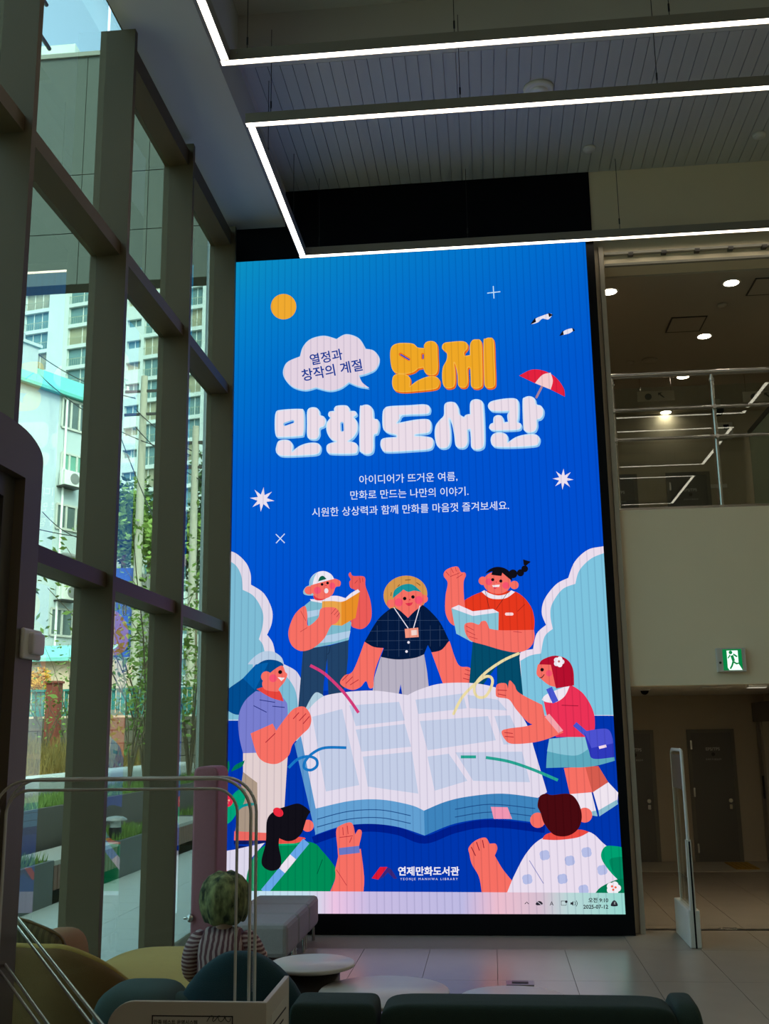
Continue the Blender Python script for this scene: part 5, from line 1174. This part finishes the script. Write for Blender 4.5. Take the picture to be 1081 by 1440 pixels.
for k, (px, py, lab) in enumerate(((92,675,'white air conditioner unit on brackets under the third-floor window of the white house'),(88,834,'white air conditioner unit low on the wall of the white house'))):
    ua, za = hu(px,py); q = HP+dh*ua+nh*.5; t = empty('air_conditioner', (q.x,q.y,za)); t.matrix_world = facade(Vector((q.x,q.y,za)), dh, nh); tag(t, lab, 'air conditioner', 'air conditioners on the white house')
    MB().box((-.45,0,-.35),(.45,.4,.35)).build('case', mat('ac_white', (216,218,212), .5), t, .02); MB().cyl((.12,-.02,0),.26,.03,20,axis=1).build('fan_grille', mat('ac_grille', (120,122,120), .5), t)
    MB().box((-.5,.0,-.42),(.5,.5,-.36)).build('bracket', dark_m, t); MB().box((-.6,.05,-.36),(-.55,.1,.4)).box((-.6,.05,.35),(-.4,.1,.4)).build('cage', brz, t)
# low white brick building and blue hoarding
lb = empty('low_building', onY(195,900,52)); lb.location.z = 0; tag(lb, 'low white brick building behind the concrete pole', 'building')
lz = onY(195,768,52).z; MB().box((-2.2,0,0),(6.5,6,lz)).build('wall', mat('white_brick', (178,186,180), .85, var=.12, scale=4), lb); MB().box((-2.3,-.15,lz),(6.6,6,lz+.18)).build('cornice', brz, lb)
for x in (.2,2.6,4.6): f_ = MB().box((x,-.03,lz-2.0),(x+1.1,0,lz-.9)).build('window', glaz, lb); MB().box((x-.06,-.08,lz-2.06),(x+1.16,-.03,lz-1.98)).box((x+.5,-.06,lz-2),(x+.56,-.03,lz-.9)).build('window_frame', brz, f_)
bh = onY(174,818,40); tag(MB().box((-.55,0,-3),(.55,.1,.55)).build('blue_hoarding', mat('blue_sheet', (40,74,150), .6), None, 0, (bh.x,40,bh.z)), 'deep blue hoarding panel beside the concrete pole', 'hoarding')
gs = onY(212,822,41); tag(MB().box((-.75,0,-3),(1.2,.1,.45)).build('grey_shutter', bands('corrugated_grey', (150,152,146), (126,128,124), 0, 6, .5, .6), None, 0, (gs.x,41,gs.z)), 'grey corrugated shed wall right of the blue hoarding', 'shed wall')
# small bungalow in front of the house
bg_ = onY(85,940,32); bn = empty('bungalow', (bg_.x,32,0)); tag(bn, 'small white bungalow with a turquoise roof before the white house', 'building')
bz1 = onY(85,912,32).z; bz0 = onY(85,925,32).z
MB().box((-2.4,0,0),(1.3,3,bz0)).build('wall', mat('bungalow_wall', (206,180,158), .8), bn)
MB().add([(-2.6,-.3,bz0),(1.5,-.3,bz0),(1.5,1.2,bz1+.2),(-2.6,1.2,bz1+.2),(-2.6,-.3,bz0-.12),(1.5,-.3,bz0-.12)],[(0,1,2,3),(4,5,1,0)]).build('roof', mat('bungalow_roof', (120,190,186), .6), bn)
lw = empty('roadside_house', onY(272,960,50)); lw.location.z = 0; tag(lw, 'white roadside house seen beside the display edge', 'building')
for k in range(3):
    z0 = 1.5+2.0*k; MB().box((-1.8,0,z0),(3.5,4,z0+1.2)).build('wall_band', wtm, lw); MB().box((-1.7,.2,z0+1.2),(3.4,4,z0+2.0)).build('window_band', glaz, lw)
MB().box((-2.0,-.3,7.5),(3.7,4,7.75)).build('roof', brz, lw)

# poles, wires and lamp
con = mat('pole_concrete', (162,160,144), .85, var=.08)
def pole(px, ptop, Yd, r, label, m=con, arms=True):
    b = onY(px, 900, Yd); tp_ = onY(px, ptop, Yd).z; t = empty('utility_pole', (b.x,Yd,-.3)); tag(t, label, 'pole', 'utility poles')
    MB().tube([(0,0,0),(0,0,tp_+.3)], [r,r*.7], 14).build('shaft', m, t)
    if arms:
        for k in (.4,1.4): MB().box((-.8,-.05,tp_-k),(.8,.05,tp_-k+.1)).build('cross_arm', dark_m, t)
        for x in (-.7,0,.7): MB().lathe([(0,.2),(.06,.18),(.04,.1),(.07,.05),(.05,0)],(x,0,tp_-.3),10).build('insulator', brz, t)
pole(190,530,40,.20,'tall concrete utility pole between the second and third fins'); pole(268,600,38,.18,'concrete utility pole beside the display edge'); pole(220,645,41,.07,'thin yellow pole right of the concrete utility pole', mat('yellow_paint', (206,176,60), .6), False)
def wire(a, b, Ya, Yb, sag, label):
    A, B = onY(*a, Ya), onY(*b, Yb); tag(MB().tube([A.lerp(B, i/14)+Vector((0,0,-sag*4*(i/14)*(1-i/14))) for i in range(15)], .022, 5).build('overhead_wire', wire_m, None), label, 'wire', 'overhead wires')
wire((20,470),(190,560),46,40,.5,'topmost overhead wire crossing the white house'); wire((20,490),(268,640),46,38,.9,'overhead wire sagging past both concrete poles'); wire((20,735),(190,760),44,40,.2,'lowest overhead wire before the white house'); wire((190,575),(320,650),40,38,.4,'overhead wire from the tall pole towards the display'); wire((190,600),(320,690),40,37,.4,'lower overhead wire from the tall pole towards the display'); wire((60,720),(130,760),44,43,.3,'short sloping wire on the white house'); wire((150,560),(230,760),42,36,.2,'steep guy wire beside the tall pole')
lp_ = onY(100,782,34); sl_ = empty('street_lamp', (lp_.x,34,lp_.z)); tag(sl_, 'grey cobra-head street lamp before the white house', 'street lamp')
MB().sup((0,0,0),(.36,.16,.09),.7,.7,10,20,Matrix.Rotation(math.radians(12),4,'Y')).build('lamp_head', mat('lamp_grey', (110,112,108), .5), sl_); MB().tube([(.25,0,-.05),(.7,0,-.3),(1.4,0,-.6),(1.6,0,-.9),(1.6,0,-lp_.z)], .05, 8).build('arm', MATS['lamp_grey'], sl_)

# ------------------------------------------------------------------ high fascia of the adjoining wing
fa_m = mat('fascia_panel', (60,70,64), .6, var=.04, scale=1.2); FYD = 13.0
fz = [onY(90,401,FYD).z, onY(90,329,FYD).z, onY(140,244,FYD).z, onY(110,81,FYD).z]; fxs = [-14,-9.6,-7.6,onY(118,200,FYD).x,onY(207,300,FYD).x,-2.95]
fc_ = empty('fascia_beam', (-6,FYD,fz[0])); tag(fc_, 'deep grey-green panelled fascia of the adjoining wing high outside', 'fascia'); FO = Vector(fc_.location)
MB().box(Vector((-14,FYD+.02,fz[0]+.01))-FO, Vector((-2.95,FYD+.30,fz[3]-.01))-FO).build('core', mat('fascia_core', (60,62,60), .8), fc_)
for i in range(5):
    for j in range(3): MB().box(Vector((fxs[i]+.006,FYD,fz[j]+.006))-FO, Vector((fxs[i+1]-.006,FYD+.02,fz[j+1]-.006))-FO).build('fascia_panel', fa_m, fc_)
MB().box(Vector((-14,FYD-.03,fz[3]))-FO, Vector((-2.95,FYD+.34,fz[3]+.07))-FO).build('coping', mat('fascia_coping', (120,126,116), .5), fc_)
for x in (-13.5,-9.0): MB().box(Vector((x-.2,FYD+.02,0))-FO, Vector((x+.2,FYD+.3,fz[0]))-FO).build('column', fa_m, fc_)
tw2 = onY(92,72,170); t = empty('tower_block', (tw2.x,170,0)); tag(t, 'white tower top peeking over the grey fascia', 'building')
tz = onY(98,62,170).z; MB().box((-8.5,0,0),(1.9,15,tz)).build('body', wtm, t); MB().box((-8,-.8,0),(-.4,0,tz-2.3)).build('stair_core', wtm, t)
for k in range(3): MB().box((-6.8+k*2.4,-.9,tz-6),(-5.3+k*2.4,-.8,tz-3.4)).build('window', glaz, t)
